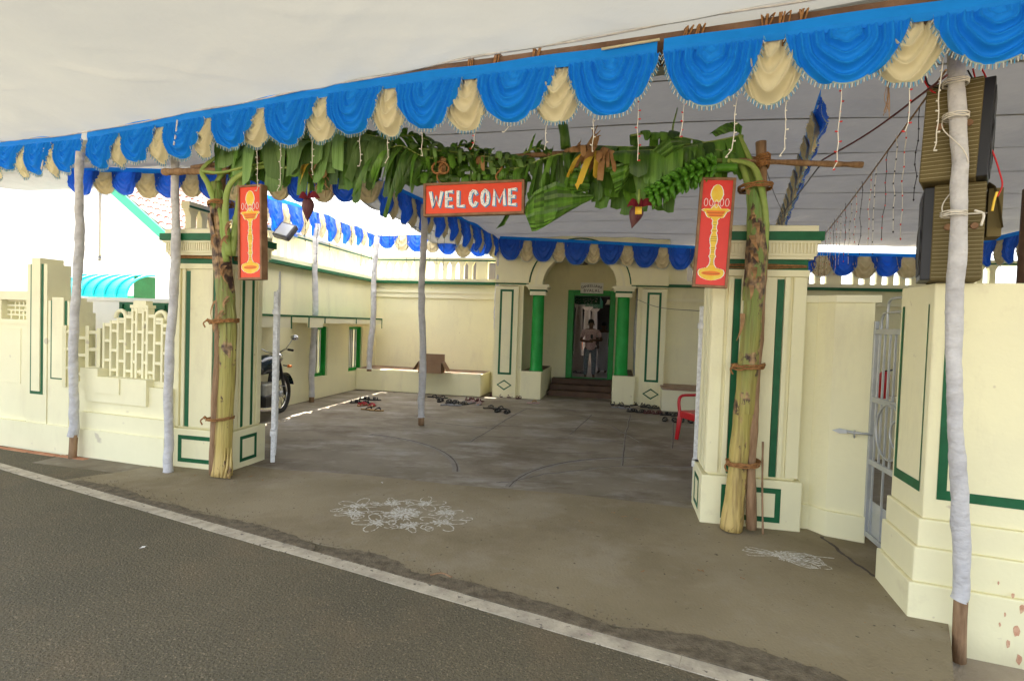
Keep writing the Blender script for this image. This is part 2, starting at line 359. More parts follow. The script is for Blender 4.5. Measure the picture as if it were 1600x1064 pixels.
def smooth(pts, n=24):
    """Catmull-Rom through pts"""
    P = [Vector(p) for p in pts]; P = [P[0]*2-P[1]] + P + [P[-1]*2-P[-2]]; out = []
    segs = len(P)-3
    for k in range(n):
        t = k/(n-1)*segs; i = min(int(t), segs-1); t -= i
        a, b, c, d = P[i:i+4]
        out.append(.5*((2*b)+(c-a)*t+(2*a-5*b+4*c-d)*t*t+(3*b-a-3*c+d)*t**3))
    return out

# ------------------------------------------------------------------ ground
bx('ground', soilm, None, -120, 120, -120, 120, -.6, -.17, kind='structure')
RD = Fr(-5.14, 5.46, -25.53)
def g2(px, py): q = gnd(px, py); return (q.x, q.y)
def rdw(u, d): q = RD.w(u, d); return (q.x, q.y)
rpoly = [rdw(-60, -9), rdw(60, -9), rdw(60, .30), rdw(-60, .30)]
MB().slab([rdw(-1.6, .30), rdw(2.3, .30), rdw(2.3, .9), rdw(1.0, .66), rdw(-1.0, .42)], -.166, -.006).build('road_shoulder', asphalt, None, kind='structure')
MB().slab(rpoly, -.166, -.006).build('road', asphalt, None, kind='structure')
rpoly2 = [rdw(-60, -14), rdw(60, -14), rdw(60, -9.3), rdw(-60, -9.3)]
MB().slab(rpoly2, -.166, .05).build('far_verge', concrete, None, kind='structure')
MB().slab([(-4.95, 5.62), (2.3, 3.85), (2.75, 3.45), (11, .3), (14, 8), (12, 16), (-3, 16), (-3.9, 11)], -.165, -.004).build('courtyard_floor', courtm, None, kind='structure')
ap = [g2(102, 749), g2(150, 742), g2(190, 737), g2(262, 722)]
ap = [(-5.05, 5.78)][:0] + ap + [(-3.35, 5.95)]
ap += [g2(430, 733), g2(560, 741), g2(720, 758), g2(900, 772), g2(1094, 796), (2.6, 4.75), (2.9, 4.3), (2.72, 3.5), (2.45, 3.25), g2(1481, 970), g2(1487, 1010), g2(1490, 1064)]
edge = []
u = (Vector((*g2(1490, 1064), 0))-RD.p).dot(RD.x)+.02
while u > 1.25:
    edge.append(rdw(u, .13+.05*random.random()+.03*math.sin(u*2.1))); u -= .16
MB().slab(ap+edge, -.16, 0).build('forecourt_apron', concrete, None, kind='structure')
# painted edge line with small breaks
b = MB(); u = -4.0
while u < 9:
    l = random.uniform(.35, 1.1); g_ = .002
    b.box(u, u+l-g_, -.052+random.uniform(-.004, .004), .052+random.uniform(-.004, .004), -.0055, -.0015); u += l
o = b.build('road_edge_line', linep, None, kind='structure'); o.location = RD.p; o.rotation_euler = (0, 0, R(RD.rz))
# loose dirt washed up between road and apron
def ragged(u0, u1, d0, d1, z0, z1, n=30, jit=.05):
    T = [(u0+(u1-u0)*i/n, d0+.012+(d1-d0)*(.1+.9*math.sin(math.pi*i/n)**.6)+abs(random.uniform(-jit, jit))*.5) for i in range(n+1)]
    B_ = [(u0+(u1-u0)*i/n, d0+random.uniform(-jit, jit)*.1) for i in range(n+1)]
    return MB().slab([rdw(*p) for p in B_]+[rdw(*p) for p in reversed(T)], z0, z1)
k = 0
for u0, u1, w in ((1.15, 2.3, .16), (2.2, 3.1, .13), (3.0, 4.2, .17), (4.25, 5.0, .20), (4.9, 6.4, .17), (6.3, 7.6, .26)):
    ragged(u0, u1, .055, w, -.004, .0025+.0004*k).build('loose_dirt', dirt, None, kind='stuff'); k += 1
b = MB()
for i in range(1500):
    u = random.uniform(.8, 7.5); d = random.gauss(.16, .055); q = RD.w(u, d); s = random.uniform(.0015, .0055)
    if d < .06: continue
    b.lathe([(0, -s*.3), (s, 0), (s*.6, s*.7), (0, s)], (q.x, q.y, .002), 5)
b.build('grit', dirt, None, kind='stuff')
# joints and swept grooves of the courtyard cement
def strip(pts, w, z0, z1, name, m):
    b = MB(); P = [Vector((p[0], p[1])) for p in pts]
    for i in range(len(P)-1):
        t = (P[i+1]-P[i]).normalized(); n_ = Vector((-t.y, t.x)); w0 = w*(.7+.6*random.random())*.5
        a, c = P[i], P[i+1]; q = [a+n_*w0, a-n_*w0, c-n_*w0, c+n_*w0]
        b.slab([tuple(v) for v in q][::-1] if False else [tuple(v) for v in (q[0], q[1], q[2], q[3])], z0, z1)
    return b.build(name, m, None, kind='structure')
groove_d = mat('floor_groove_dark', (.07, .055, .045), .9, (.11, .09, .075), 8)
groove_l = mat('floor_mortar_pale', (.20, .18, .155), .9, (.27, .25, .22), 9)
arcL = [(-2.5+1.95*math.cos(a), 5.7+1.95*math.sin(a)*1.0) for a in [R(x) for x in range(3, 78, 5)]]
arcR = [(1.75-1.78*math.cos(a), 4.95+1.78*math.sin(a)) for a in [R(x) for x in range(12, 88, 6)]]
for A_ in (arcL, arcR):
    strip(A_, .07, -.005, -.0015, 'floor_groove', groove_l); strip([(x+.012, y+.012) for x, y in A_], .014, -.005, -.0003, 'floor_groove', groove_d)
for pts in ([(823, 638), (790, 655), (735, 690)], [(823, 638), (905, 650), (955, 665), (1000, 690)], [(925, 648), (890, 678)], [(985, 648), (975, 690), (972, 727)], [(680, 660), (760, 668)], [(1052, 660), (1050, 700)], [(735, 690), (700, 690)], [(880, 683), (975, 690)], [(775, 753), (800, 752), (850, 740), (960, 728), (1094, 729)], [(430, 735), (560, 742), (700, 758), (720, 758)]):
    pp = [g2(*p) for p in pts]; jj = []
    for a, c in zip(pp, pp[1:]):
        for i in range(6): jj.append((a[0]+(c[0]-a[0])*i/6+random.uniform(-.012, .012), a[1]+(c[1]-a[1])*i/6+random.uniform(-.012, .012)))
    jj.append(pp[-1]); strip(jj, .03, -.005, -.0018, 'floor_joint', groove_l); strip([(x+.006, y) for x, y in jj], .009, -.005, -.0008, 'floor_joint', groove_d)

jj = []
for a, c in zip(*(lambda q: (q, q[1:]))([g2(*p) for p in ((1283, 838), (1305, 855), (1340, 882), (1372, 906))])):
    for i in range(5): jj.append((a[0]+(c[0]-a[0])*i/5+random.uniform(-.01, .01), a[1]+(c[1]-a[1])*i/5+random.uniform(-.01, .01)))
strip(jj, .022, -.001, .0012, 'floor_joint', groove_d)
# ------------------------------------------------------------------ walls helper
def arch_wall(b, u0, u1, z1, uc, a, zs, bb, y0, y1, n=20):
    """wall above springing zs, with an elliptical opening"""
    A_ = [(uc+a*math.cos(math.pi*(1-i/n)), zs+bb*math.sin(math.pi*i/n)) for i in range(n+1)]
    b.prism([(u0, zs), (A_[0][0], zs), (A_[0][0], z1), (u0, z1)], y0, y1); b.prism([(A_[-1][0], zs), (u1, zs), (u1, z1), (A_[-1][0], z1)], y0, y1)
    for p, q in zip(A_, A_[1:]): b.prism([p, q, (q[0], z1), (p[0], z1)], y0, y1)
def arc_band(uc, a, zs, bb, w, y0, y1, name, m, par, n=28, a0=0, a1=180):
    b = MB()
    for i in range(n):
        t0, t1 = R(a0+(a1-a0)*i/n), R(a0+(a1-a0)*(i+1)/n)
        P = lambda t, e: (uc+(a+e)*math.cos(t), zs+(bb+e)*math.sin(t))
        b.prism([P(t0, 0), P(t0, w), P(t1, w), P(t1, 0)], y0, y1)
    return b.build(name, m, par)
picket_me = {}
def picket(par, u, y, z0, h, w=.11, t=.09, m=None):
    key = (round(h, 3), round(w, 3), t)
    if key not in picket_me:
        hw = w/2; e = .045
        poly = [(-hw, 0), (hw, 0), (hw, h-.09), (hw+e*.6, h-.04), (hw+e, h), (-hw-e, h), (-hw-e*.6, h-.04), (-hw, h-.09)]
        picket_me[key] = MB().prism(poly, -t/2, t/2).data('picket', m or cream2)
    return put('picket', picket_me[key], par, loc=(u, y, z0))
def parapet(par, u0, u1, y, z0, h, pitch=.21, every=5, t=.09):
    """a row of openings with pointed heads between posts"""
    u = u0; k = 0
    while u < u1-pitch*.5:
        if k % (every+1) == every: bx('parapet_post', cream2, par, u-.06, u+.22, y-t/2-.015, y+t/2+.015, z0, z0+h); u += .28
        else: picket(par, u, y, z0, h, w=.10)
        u += pitch; k += 1
    bx('parapet_rail', cream2, par, u0-.1, u1+.1, y-t/2-.02, y+t/2+.02, z0+h, z0+h+.10)
    bx('parapet_stripe', dgreen, par, u0-.1, u1+.1, y-t/2-.024, y-t/2-.018, z0+h+.015, z0+h+.045)

# ------------------------------------------------------------------ temple entrance building
T = thing('temple_entrance', 'cream temple entrance building with arched porch, green columns and pierced parapets', 'building', FAC)
uP0, uP1 = FAC.at(770, 600)[0], FAC.at(806, 600)[0]
uO0, uO1 = FAC.at(813, 600)[0], FAC.at(991, 610)[0]
uQ0, uQ1 = FAC.at(998, 600)[0], FAC.at(1036, 600)[0]
ZS, AC, AA, AB = 2.45, 1.42, .79, .72
b = MB(); arch_wall(b, uP0-.02, uQ1+.02, 3.55, AC, AA, ZS, AB, 0, .28); b.build('porch_front_wall', cream, T)
bx('wall', cream, T, uP1-.02, uO0, .03, .28, 0, ZS); bx('wall', cream, T, uO1, uQ0+.02, .03, .28, 0, ZS)
for (a, c) in ((uP0, uP1), (uQ0, uQ1)):
    p = bx('pier', cream, T, a, c, -.03, .28, 0, ZS-.02)
    m_ = (a+c)/2; w_ = (c-a)*.29
    ring('panel_border', dgreen, p, m_-w_, m_+w_, .50, 2.36, .045, -.03)
    d = MB(); q = .17; h_ = .115; zc = .27 if a == uP0 else .25
    for s0, s1, t0, t1 in ((-1, 0, 0, 1), (0, 1, 1, 0), (1, 0, 0, -1), (0, -1, -1, 0)):
        d.prism([(m_+s0*q, zc+t0*h_), (m_+s1*q, zc+t1*h_), (m_+s1*q*.78, zc+t1*h_*.72), (m_+s0*q*.78, zc+t0*h_*.72)], -.033, -.029)
    d.build('diamond_border', dgreen, p)
# stringcourse green line and moulding along the head of the piers
zg = ZS+.03
for a, c in ((uP0-.03, AC-AA-.30), (AC+AA+.30, uQ1+.03)):
    bx('string_course', cream, T, a, c, -.05, 0, zg+.03, zg+.09); bx('green_line', dgreen, T, a, c, -.012, .0, zg-.008, zg+.022)
arc_band(AC, AA, ZS+.0, AB, .12, -.05, .01, 'archivolt', cream, T); arc_band(AC, AA+.12, ZS, AB+.12, .05, -.03, .01, 'archivolt', cream2, T)
arc_band(AC, AA+.27, ZS+.02, AB+.27, .028, -.012, .003, 'green_line', dgreen, T, a0=3, a1=177); arc_band(AC, AA+.30, ZS+.02, AB+.30, .05, -.03, .003, 'archivolt', cream, T, a0=3, a1=177)
# porch recess
DB = 1.75
bx('wall', cream, T, uO0-.2, uO0, .28, DB+.2, 0, 4); bx('wall', cream, T, uO1, uO1+.2, .28, DB+.2, 0, 4)
u0d, z0d = FAC.at(882, 590, DB); u1d, _ = FAC.at(957, 590, DB); z1d = FAC.at(925, 454, DB)[1]; z0d = .34
u0d += .02
bx('wall', cream, T, uO0, u0d+.05, DB, DB+.2, 0, 3.6); bx('wall', cream, T, u1d-.05, uO1, DB, DB+.2, 0, 3.6)
bx('wall', cream, T, u0d+.05, u1d-.05, DB, DB+.2, z1d-.05, 3.6); bx('porch_ceiling', cream2, T, uO0, uO1, .28, DB, 3.35, 3.45)
df = MB(); df.box(u0d, u0d+.15, DB-.05, DB+.24, z0d, z1d); df.box(u1d-.13, u1d, DB-.05, DB+.24, z0d, z1d); df.box(u0d+.15, u1d-.13, DB-.05, DB+.24, z1d-.13, z1d)
df.box(u0d+.15, u1d-.13, DB-.02, DB+.24, z0d-.05, z0d+.012)
dfo = df.build('door_frame', bgreen, T); bevel(dfo, .01)
for i, (d0, zt) in enumerate(((.78, .115), (1.08, .23), (1.38, .34))):
    bevel(bx('step', stepm, T, .735, 2.17, d0, DB-.02 if i == 2 else d0+.32, -.1 if i == 0 else zt-.115, zt), .008)
for a, c in ((FAC.at(814, 600)[0], FAC.at(846, 600)[0]), (FAC.at(956, 610)[0], FAC.at(991, 610)[0])):
    p = bevel(bx('pedestal', cream, T, a, c, -.10, DB-.003, 0, .60), .012)
    m_ = (a+c)/2; cx = m_+.08 if a < 1 else m_-.06
    bx('pedestal_top', stepm, p, a+.03, c-.03, -.06, DB-.03, .60, .606)
    b = MB(); b.lathe([(.155, .60), (.155, .62), (.135, .64), (.132, 1.4), (.125, 2.26), (.125, 2.27)], (cx, .12, 0), 28); b.build('column', bgreen, T)
    b = MB(); b.box(cx-.17, cx+.17, -.06, .29, 2.25, 2.33); b.box(cx-.21, cx+.21, -.1, .30, 2.37, 2.42); b.box(cx-.24, cx+.24, -.13, .30, 2.42, 2.475)
    cp = b.build('capital', cream2, T); bx('green_line', dgreen, cp, cx-.172, cx+.172, -.065, .29, 2.33, 2.37)
# left bay with bench
WL = .72; uL0 = -3.75
wz = 2.50
bx('bay_wall', cream, T, uL0, uP0, WL, WL+.25, 0, wz); bx('wall_return', cream, T, uP0-.0, uP0+.2, .28, WL+.25, 0, 3.5)
bx('cornice', cream2, T, uL0, uP0-.01, WL-.06, WL, 2.28, 2.34); bx('cornice', cream2, T, uL0, uP0-.03, WL-.035, WL, 2.16, 2.28)
bx('green_line', dgreen, T, uL0, uP0-.003, WL-.13, WL+.02, wz-.005, wz+.055); bx('ledge', cream2, T, uL0, uP0-.003, WL-.12, WL+.25, wz+.055, wz+.12)
parapet(T, uL0+.15, uP0-.15, WL+.12, wz+.12, .42)
bn = bevel(bx('bench', cream, T, uL0+.2, -.62, -.22, WL-.003, 0, .485), .015); bx('bench_top', mat('red_cement', (.26, .15, .09), .7, (.36, .27, .2), 5), bn, uL0+.2, -.64, -.20, WL-.005, .485, .490)
# right bay with bench
WR = .2; uR1 = 9.6
bx('bay_wall', cream, T, uQ1, uR1, WR+.1, WR+.35, 0, wz); bx('cornice', cream2, T, uQ1+.01, uR1, WR+.04, WR+.1, 2.2, 2.26)
bx('green_line', dgreen, T, uQ1+.003, uR1, WR-.03, WR+.12, wz-.005, wz+.05); bx('ledge', cream2, T, uQ1+.003, uR1, WR-.02, WR+.35, wz+.05, wz+.12)
parapet(T, uQ1+.6, uR1, WR+.22, wz+.12, .42); bx('parapet_post', cream2, T, uQ1, uQ1+.42, WR+.13, WR+.31, wz+.12, 3.3)
bn = bx('bench', cream2, T, uQ1-.06, uR1, -.62, WR+.098, 0, .42); bx('bench_top', MATS['red_cement'], bn, uQ1-.06, uR1, -.64, WR+.098, .42, .455)
# the hall seen through the door
HZ = .19
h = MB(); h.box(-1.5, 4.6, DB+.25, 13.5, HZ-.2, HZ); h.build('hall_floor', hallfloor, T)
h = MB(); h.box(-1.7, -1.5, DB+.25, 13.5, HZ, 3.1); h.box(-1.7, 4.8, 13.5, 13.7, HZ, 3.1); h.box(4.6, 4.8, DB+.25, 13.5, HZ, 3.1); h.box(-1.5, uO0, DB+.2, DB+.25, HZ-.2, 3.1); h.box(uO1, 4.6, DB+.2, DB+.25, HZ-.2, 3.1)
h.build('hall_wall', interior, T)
h = MB(); h.box(-1.7, 4.8, DB+.25, 7.5, 3.1, 3.2); h.box(-1.7, 4.8, 8.2, 13.7, 3.1, 3.2); h.build('hall_roof', interior, T)  # unseen roof, gap added so sun falls in and brightens the hall
for px, d in ((903, 6.0), (916, 7.6), (927, 9.4)):
    uu = FAC.at(px, 540, d)[0]
    b = MB(); b.box(uu-.2, uu+.2, d-.2, d+.2, HZ, HZ+.5); b.lathe([(.15, .5), (.17, .56), (.13, .62), (.12, 1.6), (.10, 2.0), (.15, 2.05), (.2, 2.12)], (uu, d, HZ), 16); b.build('hall_column', hallwhite, T)
bx('hall_beam', dgreen, T, FAC.at(897, 480, 5.9)[0]-.3, FAC.at(942, 480, 5.9)[0]-.1, 5.8, 9.6, HZ+2.14, HZ+2.4)

# ------------------------------------------------------------------ left court wall
W = thing('courtyard_side_wall', 'long cream side wall left of the courtyard with two barred green windows and a pierced parapet', 'wall', LCW)
yw = []
w1 = (LCW.at(492, 540)[0]-.15, LCW.at(512, 540)[0]); w2 = (LCW.at(545, 540)[0], LCW.at(566, 540)[0])
xs = [-3.2, w1[0], w1[1], w2[0], w2[1], 2.9]
b = MB(); b.box(xs[0], xs[5], 0, .25, 0, .43); b.box(xs[0], xs[5], 0, .25, 1.43, 2.50)
b.box(xs[0], xs[1], 0, .25, .43, 1.43); b.box(xs[2], xs[3], 0, .25, .43, 1.43); b.box(xs[4], xs[5], 0, .25, .43, 1.43); b.build('wall_face', cream, W)
for a, c in (w1, w2):
    f = MB(); f.box(a+.002, a+.06, .07, .16, .432, 1.428); f.box(c-.06, c-.002, .04, .16, .432, 1.428); f.box(a+.06, c-.06, .07, .16, .432, .49); f.box(a+.06, c-.06, .07, .16, 1.37, 1.428)
    fo = f.build('window', bgreen, W); bx('window_shutter', interior, fo, a+.06, c-.06, .2, .22, .48, 1.38)
    n = max(4, int((c-a-.12)/.075))
    for i in range(n): MB().tube([(a+.06+(c-a-.12)*(i+.5)/n, .11, .49), (a+.06+(c-a-.12)*(i+.5)/n, .11, 1.37)], .011, 6).build('window_bar', lwhite, fo)
for a, c in ((LCW.at(482, 500, -.35)[0], LCW.at(597, 500, -.35)[0]), (-4.2, LCW.at(456, 500, -.35)[0])):
    s_ = bx('sunshade', cream2, W, a, c, -.35, -.001, 1.50, 1.60)
    g = MB(); g.box(a-.004, c+.004, -.356, -.001, 1.6, 1.635); g.box(a-.004, a+.03, -.356, -.35, 1.42, 1.6); g.box(c-.03, c+.003, -.356, -.35, 1.40, 1.6)
    if c > 1:
        mm = (a+c)/2+.25; g.box(a+.55, a+.58, -.356, -.35, 1.5, 1.6); g.box(mm, mm+.03, -.356, -.35, 1.5, 1.6)
    g.build('green_line', dgreen, s_)
    bx('sunshade_fascia', cream2, s_, a, a+.5 if c > 1 else c, -.352, -.33, 1.42, 1.5)
bx('green_line', dgreen, W, xs[0], 2.72, -.12, .02, 2.495, 2.55); bx('ledge', cream2, W, xs[0], 2.72, -.10, .27, 2.55, 2.62)
parapet(W, xs[0]+.1, 2.6, .12, 2.62, .42)
bx('wall_pilaster', cream, W, 1.95+.5, 2.7, -.04, 0, 0, 2.49)

# right court wall far side
RC = Fr(9.9, 10.1, -101)
q = thing('far_court_wall', 'plain cream wall closing the right side of the courtyard', 'wall', RC)
bx('wall_face', cream, q, 0, 8.0, 0, .25, 0, 2.9)

# ------------------------------------------------------------------ gate pillars
dent = None
def gate_pillar(fr, label, w=.72, dd=.50):
    t = thing('gate_pillar', label, 'gate pillar', fr, group='pillars of the main gateway')
    p = MB(); p.box(-.03, w+.03, -.03, dd+.03, -.12, .40); po = bevel(p.build('plinth', cream, t), .01)
    ring('panel_border', dgreen, po, .13, w-.13, .055, .335, .042, -.03)
    s = MB(); s.box(.02, w-.02, .02, dd-.02, .40, 2.12); so_ = bevel(s.build('shaft', cream, t), .006)
    for a, c in ((0.0, .10), (.125, .165), (.225, w-.225), (w-.165, w-.125), (w-.10, w)):
        b_ = .0
        bevel(bx('raised_strip', cream, so_, a if a else -.0, c, -.004, .021, .42, 2.06), .006)
    bx('shaft_head', cream, so_, -.012, w+.012, -.012, dd+.012, 2.062, 2.115)
    for a in (.17, w-.22): bx('green_stripe', dgreen, so_, a, a+.05, -.002+.006, .021, .42, 2.04)
    # side faces
    for sx, x0, x1 in ((1, w-.021, w+.004), (-1, -.004, .021)):
        for a, c in ((0.03, .11), (.13, .15), (.20, dd-.20), (dd-.15, dd-.13), (dd-.10, dd-.03)): bevel(bx('raised_strip', cream, so_, x0, x1, a, c, .42, 2.06), .005)
        for a in (.155, dd-.195): bx('green_stripe', dgreen, so_, *( (w-.021, w-.004) if sx > 0 else (.004, .021)), a, a+.04, .42, 2.06)
    # plinth border on the side facing the opening
    f = MB(); X = w+.03
    for a, c, z0, z1 in ((.12, .155, .06, .33), (dd-.155, dd-.12, .06, .33), (.155, dd-.155, .06, .095), (.155, dd-.155, .295, .33)):
        f.box(X-.001, X+.003, a, c, z0, z1); f.box(-.033, -.029, a, c, z0, z1)
    f.build('panel_border', dgreen, po)
    bx('neck_band', dgreen, t, -.0, w, 0, dd, 2.115, 2.20)
    bx('moulding', cream2, t, -.03, w+.03, -.03, dd+.03, 2.20, 2.225)
    en = bx('entablature', cream2, t, -.045, w+.045, -.045, dd+.045, 2.225, 2.335)
    b_ = MB(); x = -.035
    while x < w+.03: b_.box(x, x+.014, -.056, -.044, 2.245, 2.325); x += .026
    y = -.03
    while y < dd+.03: b_.box(w+.044, w+.056, y, y+.014, 2.245, 2.325); b_.box(-.056, -.044, y, y+.014, 2.245, 2.325); y += .026
    b_.build('dentils', cream2, en, kind='stuff')
    bx('moulding', cream2, t, -.065, w+.065, -.065, dd+.065, 2.325, 2.345)
    bx('green_slab', dgreen, t, -.085, w+.085, -.085, dd+.085, 2.345, 2.415)
    b_ = MB(); b_.box(-.05, w+.05, -.05, dd+.05, 2.415, 2.465)
    c0 = (w/2, dd/2, 2.53)
    P = [(-.05, -.05, 2.465), (w+.05, -.05, 2.465), (w+.05, dd+.05, 2.465), (-.05, dd+.05, 2.465)]
    for i in range(4): b_.quad(P[i], P[(i+1) % 4], c0)
    b_.build('cap', cream2, t)
    return t
PL = Fr(-3.57, 5.70, -12); PR = Fr(1.66, 4.545, -11.5)
pl_ = gate_pillar(PL, 'left cream gate pillar with green stripes, behind the leaning banana stem and wooden pole')
pr_ = gate_pillar(PR, 'right cream gate pillar with green stripes, next to the small side gate')

# rope bands round the pillar necks
def rope_band(fr, label, w, dd, z, n=3):
    t = MB()
    for i in range(n):
        e = .012+.006*random.random(); zz = z+(i-n/2)*.013
        P = [(-e, -e), (w*.5, -e-.012), (w+e, -e), (w+e, dd+e), (-e, dd+e), (-e, -e)]
        t.tube(subpath([(x, y, zz+random.uniform(-.012, .012)) for x, y in P], 26), .0055, 5)
    o = t.build('coir_rope_band', rope, None, label=label, cat='rope', group='coir ropes'); o.location = fr.p; o.rotation_euler = (0, 0, R(fr.rz)); return o
rope_band(PL, 'brown coir rope wound round the neck of the left gate pillar', .72, .5, 2.185)
rope_band(PR, 'brown coir rope wound round the neck of the right gate pillar', .72, .5, 2.150, 3)

# ------------------------------------------------------------------ iron gate leaves standing open
def gate_leaf(fr, label, m, h=1.86, L_=1.9):
    t = thing('gate_leaf', label, 'iron gate', fr, group='open leaves of the main gate')
    for x0, x1, z1 in ((0, .045, h), (L_-.04, L_, h+.1)):
        bevel(bx('stile', m, t, x0, x1, -.022, .022, .05, z1), .004)
    for z in (.08, .62, 1.2, h-.1): bx('rail', m, t, .045, L_-.04, -.018, .018, z, z+.045)
    n = 16
    for i in range(1, n):
        x = L_*i/n; q = MB().box(x-.008, x+.008, -.03, -.018, .1, h+.02+.12*math.sin(math.pi*i/n))
        q.prism([(x-.02, h+.02+.12*math.sin(math.pi*i/n)), (x+.02, h+.02+.12*math.sin(math.pi*i/n)), (x, h+.16+.12*math.sin(math.pi*i/n))], -.03, -.02); q.build('bar', m, t)
    bx('hinge_strap', m, t, -.09, .06, -.03, .03, 1.62, 1.67); bx('hinge_strap', m, t, -.09, .06, -.03, .03, .35, .40)
    return t
q = gnd(423, 733); GL = Fr(q.x, q.y-.02, 63)
gate_leaf(Fr(-2.50, 5.74, 112.6), 'silver painted gate leaf swung open beside the left gate pillar', gatewhite)
gate_leaf(Fr(1.755, 5.06, 68.9), 'white painted gate leaf swung open behind the right gate pillar', gatewhite, h=1.83)

# ------------------------------------------------------------------ low wall between pillar and side gate
SW = thing('side_wall', 'low cream wall with a folded corner between the right gate pillar and the side gate', 'wall', Fr(0, 0, 0))
def wall_run(par, pts, th, z0, z1, m, name='wall_face'):
    """plan polyline pts thickened away from the viewer (left side of travel)"""
    P = [Vector(p) for p in pts]; N_ = []
    for i in range(len(P)):
        t = (P[min(i+1, len(P)-1)]-P[max(i-1, 0)]).normalized(); N_.append(Vector((-t.y, t.x)))
    poly = [tuple(p) for p in P] + [tuple(P[i]+N_[i]*th) for i in reversed(range(len(P)))]
    return MB().slab(poly, z0, z1).build(name, m, par)
c1, c2, c3, c4 = (2.36, 4.50), (2.50, 4.47), (2.56, 4.33), (2.79, 4.20)
wall_run(SW, [c1, c2, c3, c4], .2, 0, 1.86, cream)
off = lambda p, e: (p[0]-e*.35, p[1]-e)
bevel(wall_run(SW, [off(c1, .025), off(c2, .03), off(c3, .03), (c4[0]-.005, c4[1]-.028)], .2, -.1, .20, cream, 'plinth'), .008)
bevel(wall_run(SW, [off(c1, .02), off(c2, .02), off(c3, .02), (c4[0]+.03, c4[1]-.03)], .24, 1.86, 1.92, cream2, 'coping'), .006)

# side gate
SG = Fr(2.80, 4.20, math.degrees(math.atan2(-.66, -.14)))
t = thing('side_gate', 'narrow grey steel side gate with scrolled ring and arched top rails', 'iron gate', SG)
L_ = .67
def gb(name, *b_): return bevel(bx(name, steel, t, *b_), .003)
gb('stile', 0, .03, -.015, .015, .06, 1.72); gb('stile', L_-.03, L_, -.015, .015, .06, 1.72)
for z in (.06, .62, 1.1, 1.62): gb('rail', .03, L_-.03, -.012, .012, z, z+.04)
for i in range(1, 8): gb('bar', L_*i/8-.006, L_*i/8+.006, -.008, .008, .66, 1.62)
for i in (1, 3, 5, 7): gb('bar', L_*i/8-.006, L_*i/8+.006, -.008, .008, .10, .62)
for x0, zt in ((.10, 1.78), (.19, 1.88)):
    MB().tube(smooth([(x0, 0, 1.64), (x0, 0, zt-.06), (x0+.03, 0, zt-.01), (x0+.08, 0, zt), (L_-x0-.08, 0, zt), (L_-x0-.03, 0, zt-.01), (L_-x0, 0, zt-.06), (L_-x0, 0, 1.64)], 40), .009, 6).build('arched_rail', steel, t)
for c_, r_ in ((L_/2, .20), (L_/2+.12, .10)): MB().tube([(c_+r_*math.cos(R(a)), -.014, .92+r_*math.sin(R(a))) for a in range(0, 361, 15)], .008, 6).build('ring', steel, t)
bx('kick_plate', steel, t, .03, L_-.03, .004, .008, .10, .35)
lt = thing('gate_latch', 'grey leaf-shaped iron latch fixed on the wall beside the side gate', 'latch', Fr(2.585, 4.295, -29.5, 0))
zz = 1.6 - (672-524)*4.25/850 - .01
b = MB(); b.prism([(-.02, zz), (.03, zz+.02), (.09, zz+.012), (.17, zz+.008), (.17, zz-.012), (.09, zz-.012), (.03, zz-.02)], -.012, -.002); b.build('latch_plate', steel, lt)
MB().tube([(.08, -.02, zz), (.25, -.02, zz)], .009, 8).build('bolt', steel, lt); MB().tube([(.13, -.02, zz-.02), (.13, -.035, zz-.04), (.13, -.02, zz+.02)], .006, 6).build('handle', steel, lt)

# ------------------------------------------------------------------ right compound wall
RW = thing('right_compound_wall', 'stepped cream compound wall with thick green border at the right edge, under the speakers', 'wall', RWL)
def courses(par, prof, L1, ret, m, th=.28):
    """prof: list of (z0,z1,offset); wall runs +x and turns back along y at x=0"""
    for z0, z1, e in prof:
        poly = [(-e, -e), (L1, -e), (L1, th), (.20, th), (.16, ret), (-e-.047, ret), (-e-.024, ret*.5-e*.5)]
        bevel(MB().slab(poly, z0, z1).build('wall_course', m, par), .008)
courses(RW, [(-.2, .20, .0), (.20, .40, -.022), (.40, .56, -.042), (.56, 1.92, -.065)], 9.0, .52, cream)
# green border on the face, slightly proud
E0 = .065
g = MB(); x0, z0 = RWL.at(1463, 777, E0); x1, _ = RWL.at(1476, 777, E0)
g.box(x0, x0+.045, E0-.004, E0+.001, .68, 1.80); g.box(x0+.045, 8.8, E0-.004, E0+.001, .68, .735); g.build('green_border', dgreen, RW)
# return face border: its own frame
rt = MB()
def rf(s, z, e=.003):  # point on the return face, s along depth 0..1
    y = E0+.02+s*(.52-E0-.03); return (E0-e-.047*((y-E0)/(.52-E0)), y, z)
def rq(s0, s1, z0, z1):
    rt.quad(rf(s0, z0), rf(s1, z0), rf(s1, z1), rf(s0, z1))
rq(.86, .94, .70, 1.80); rq(.10, .86, .70, .76); rq(.07, .10, .70, 1.80); rt.build('green_border', dgreen, RW)
# plaster peeled off near the ground
for px, py, s in ((1583, 930, .016), (1560, 910, .010), (1588, 985, .035), (1597, 950, .03), (1575, 1005, .022), (1562, 975, .012), (1592, 1030, .03), (1570, 960, .012)):
    u, z = RWL.at(px, py, 0); n = 9; poly = [(u+s*.45*math.cos(2*math.pi*i/n)*random.uniform(.6, 1.2), z+s*1.1*math.sin(2*math.pi*i/n)*random.uniform(.6, 1.2)) for i in range(n)]
    MB().prism(poly, -.002, .001).build('peeled_patch', peel, RW)

# ------------------------------------------------------------------ left compound wall
LW = thing('left_compound_wall', 'low cream compound wall on the left with green edged pilasters and concrete grille', 'wall', LWL)
L = lambda px, py, d=0: LWL.at(px, py, d)
xa = -8; xb = L(46, 550)[0]; xc = L(80, 550)[0]; xd = L(124, 600)[0]; xe = .0
ztA = L(20, 455)[1]
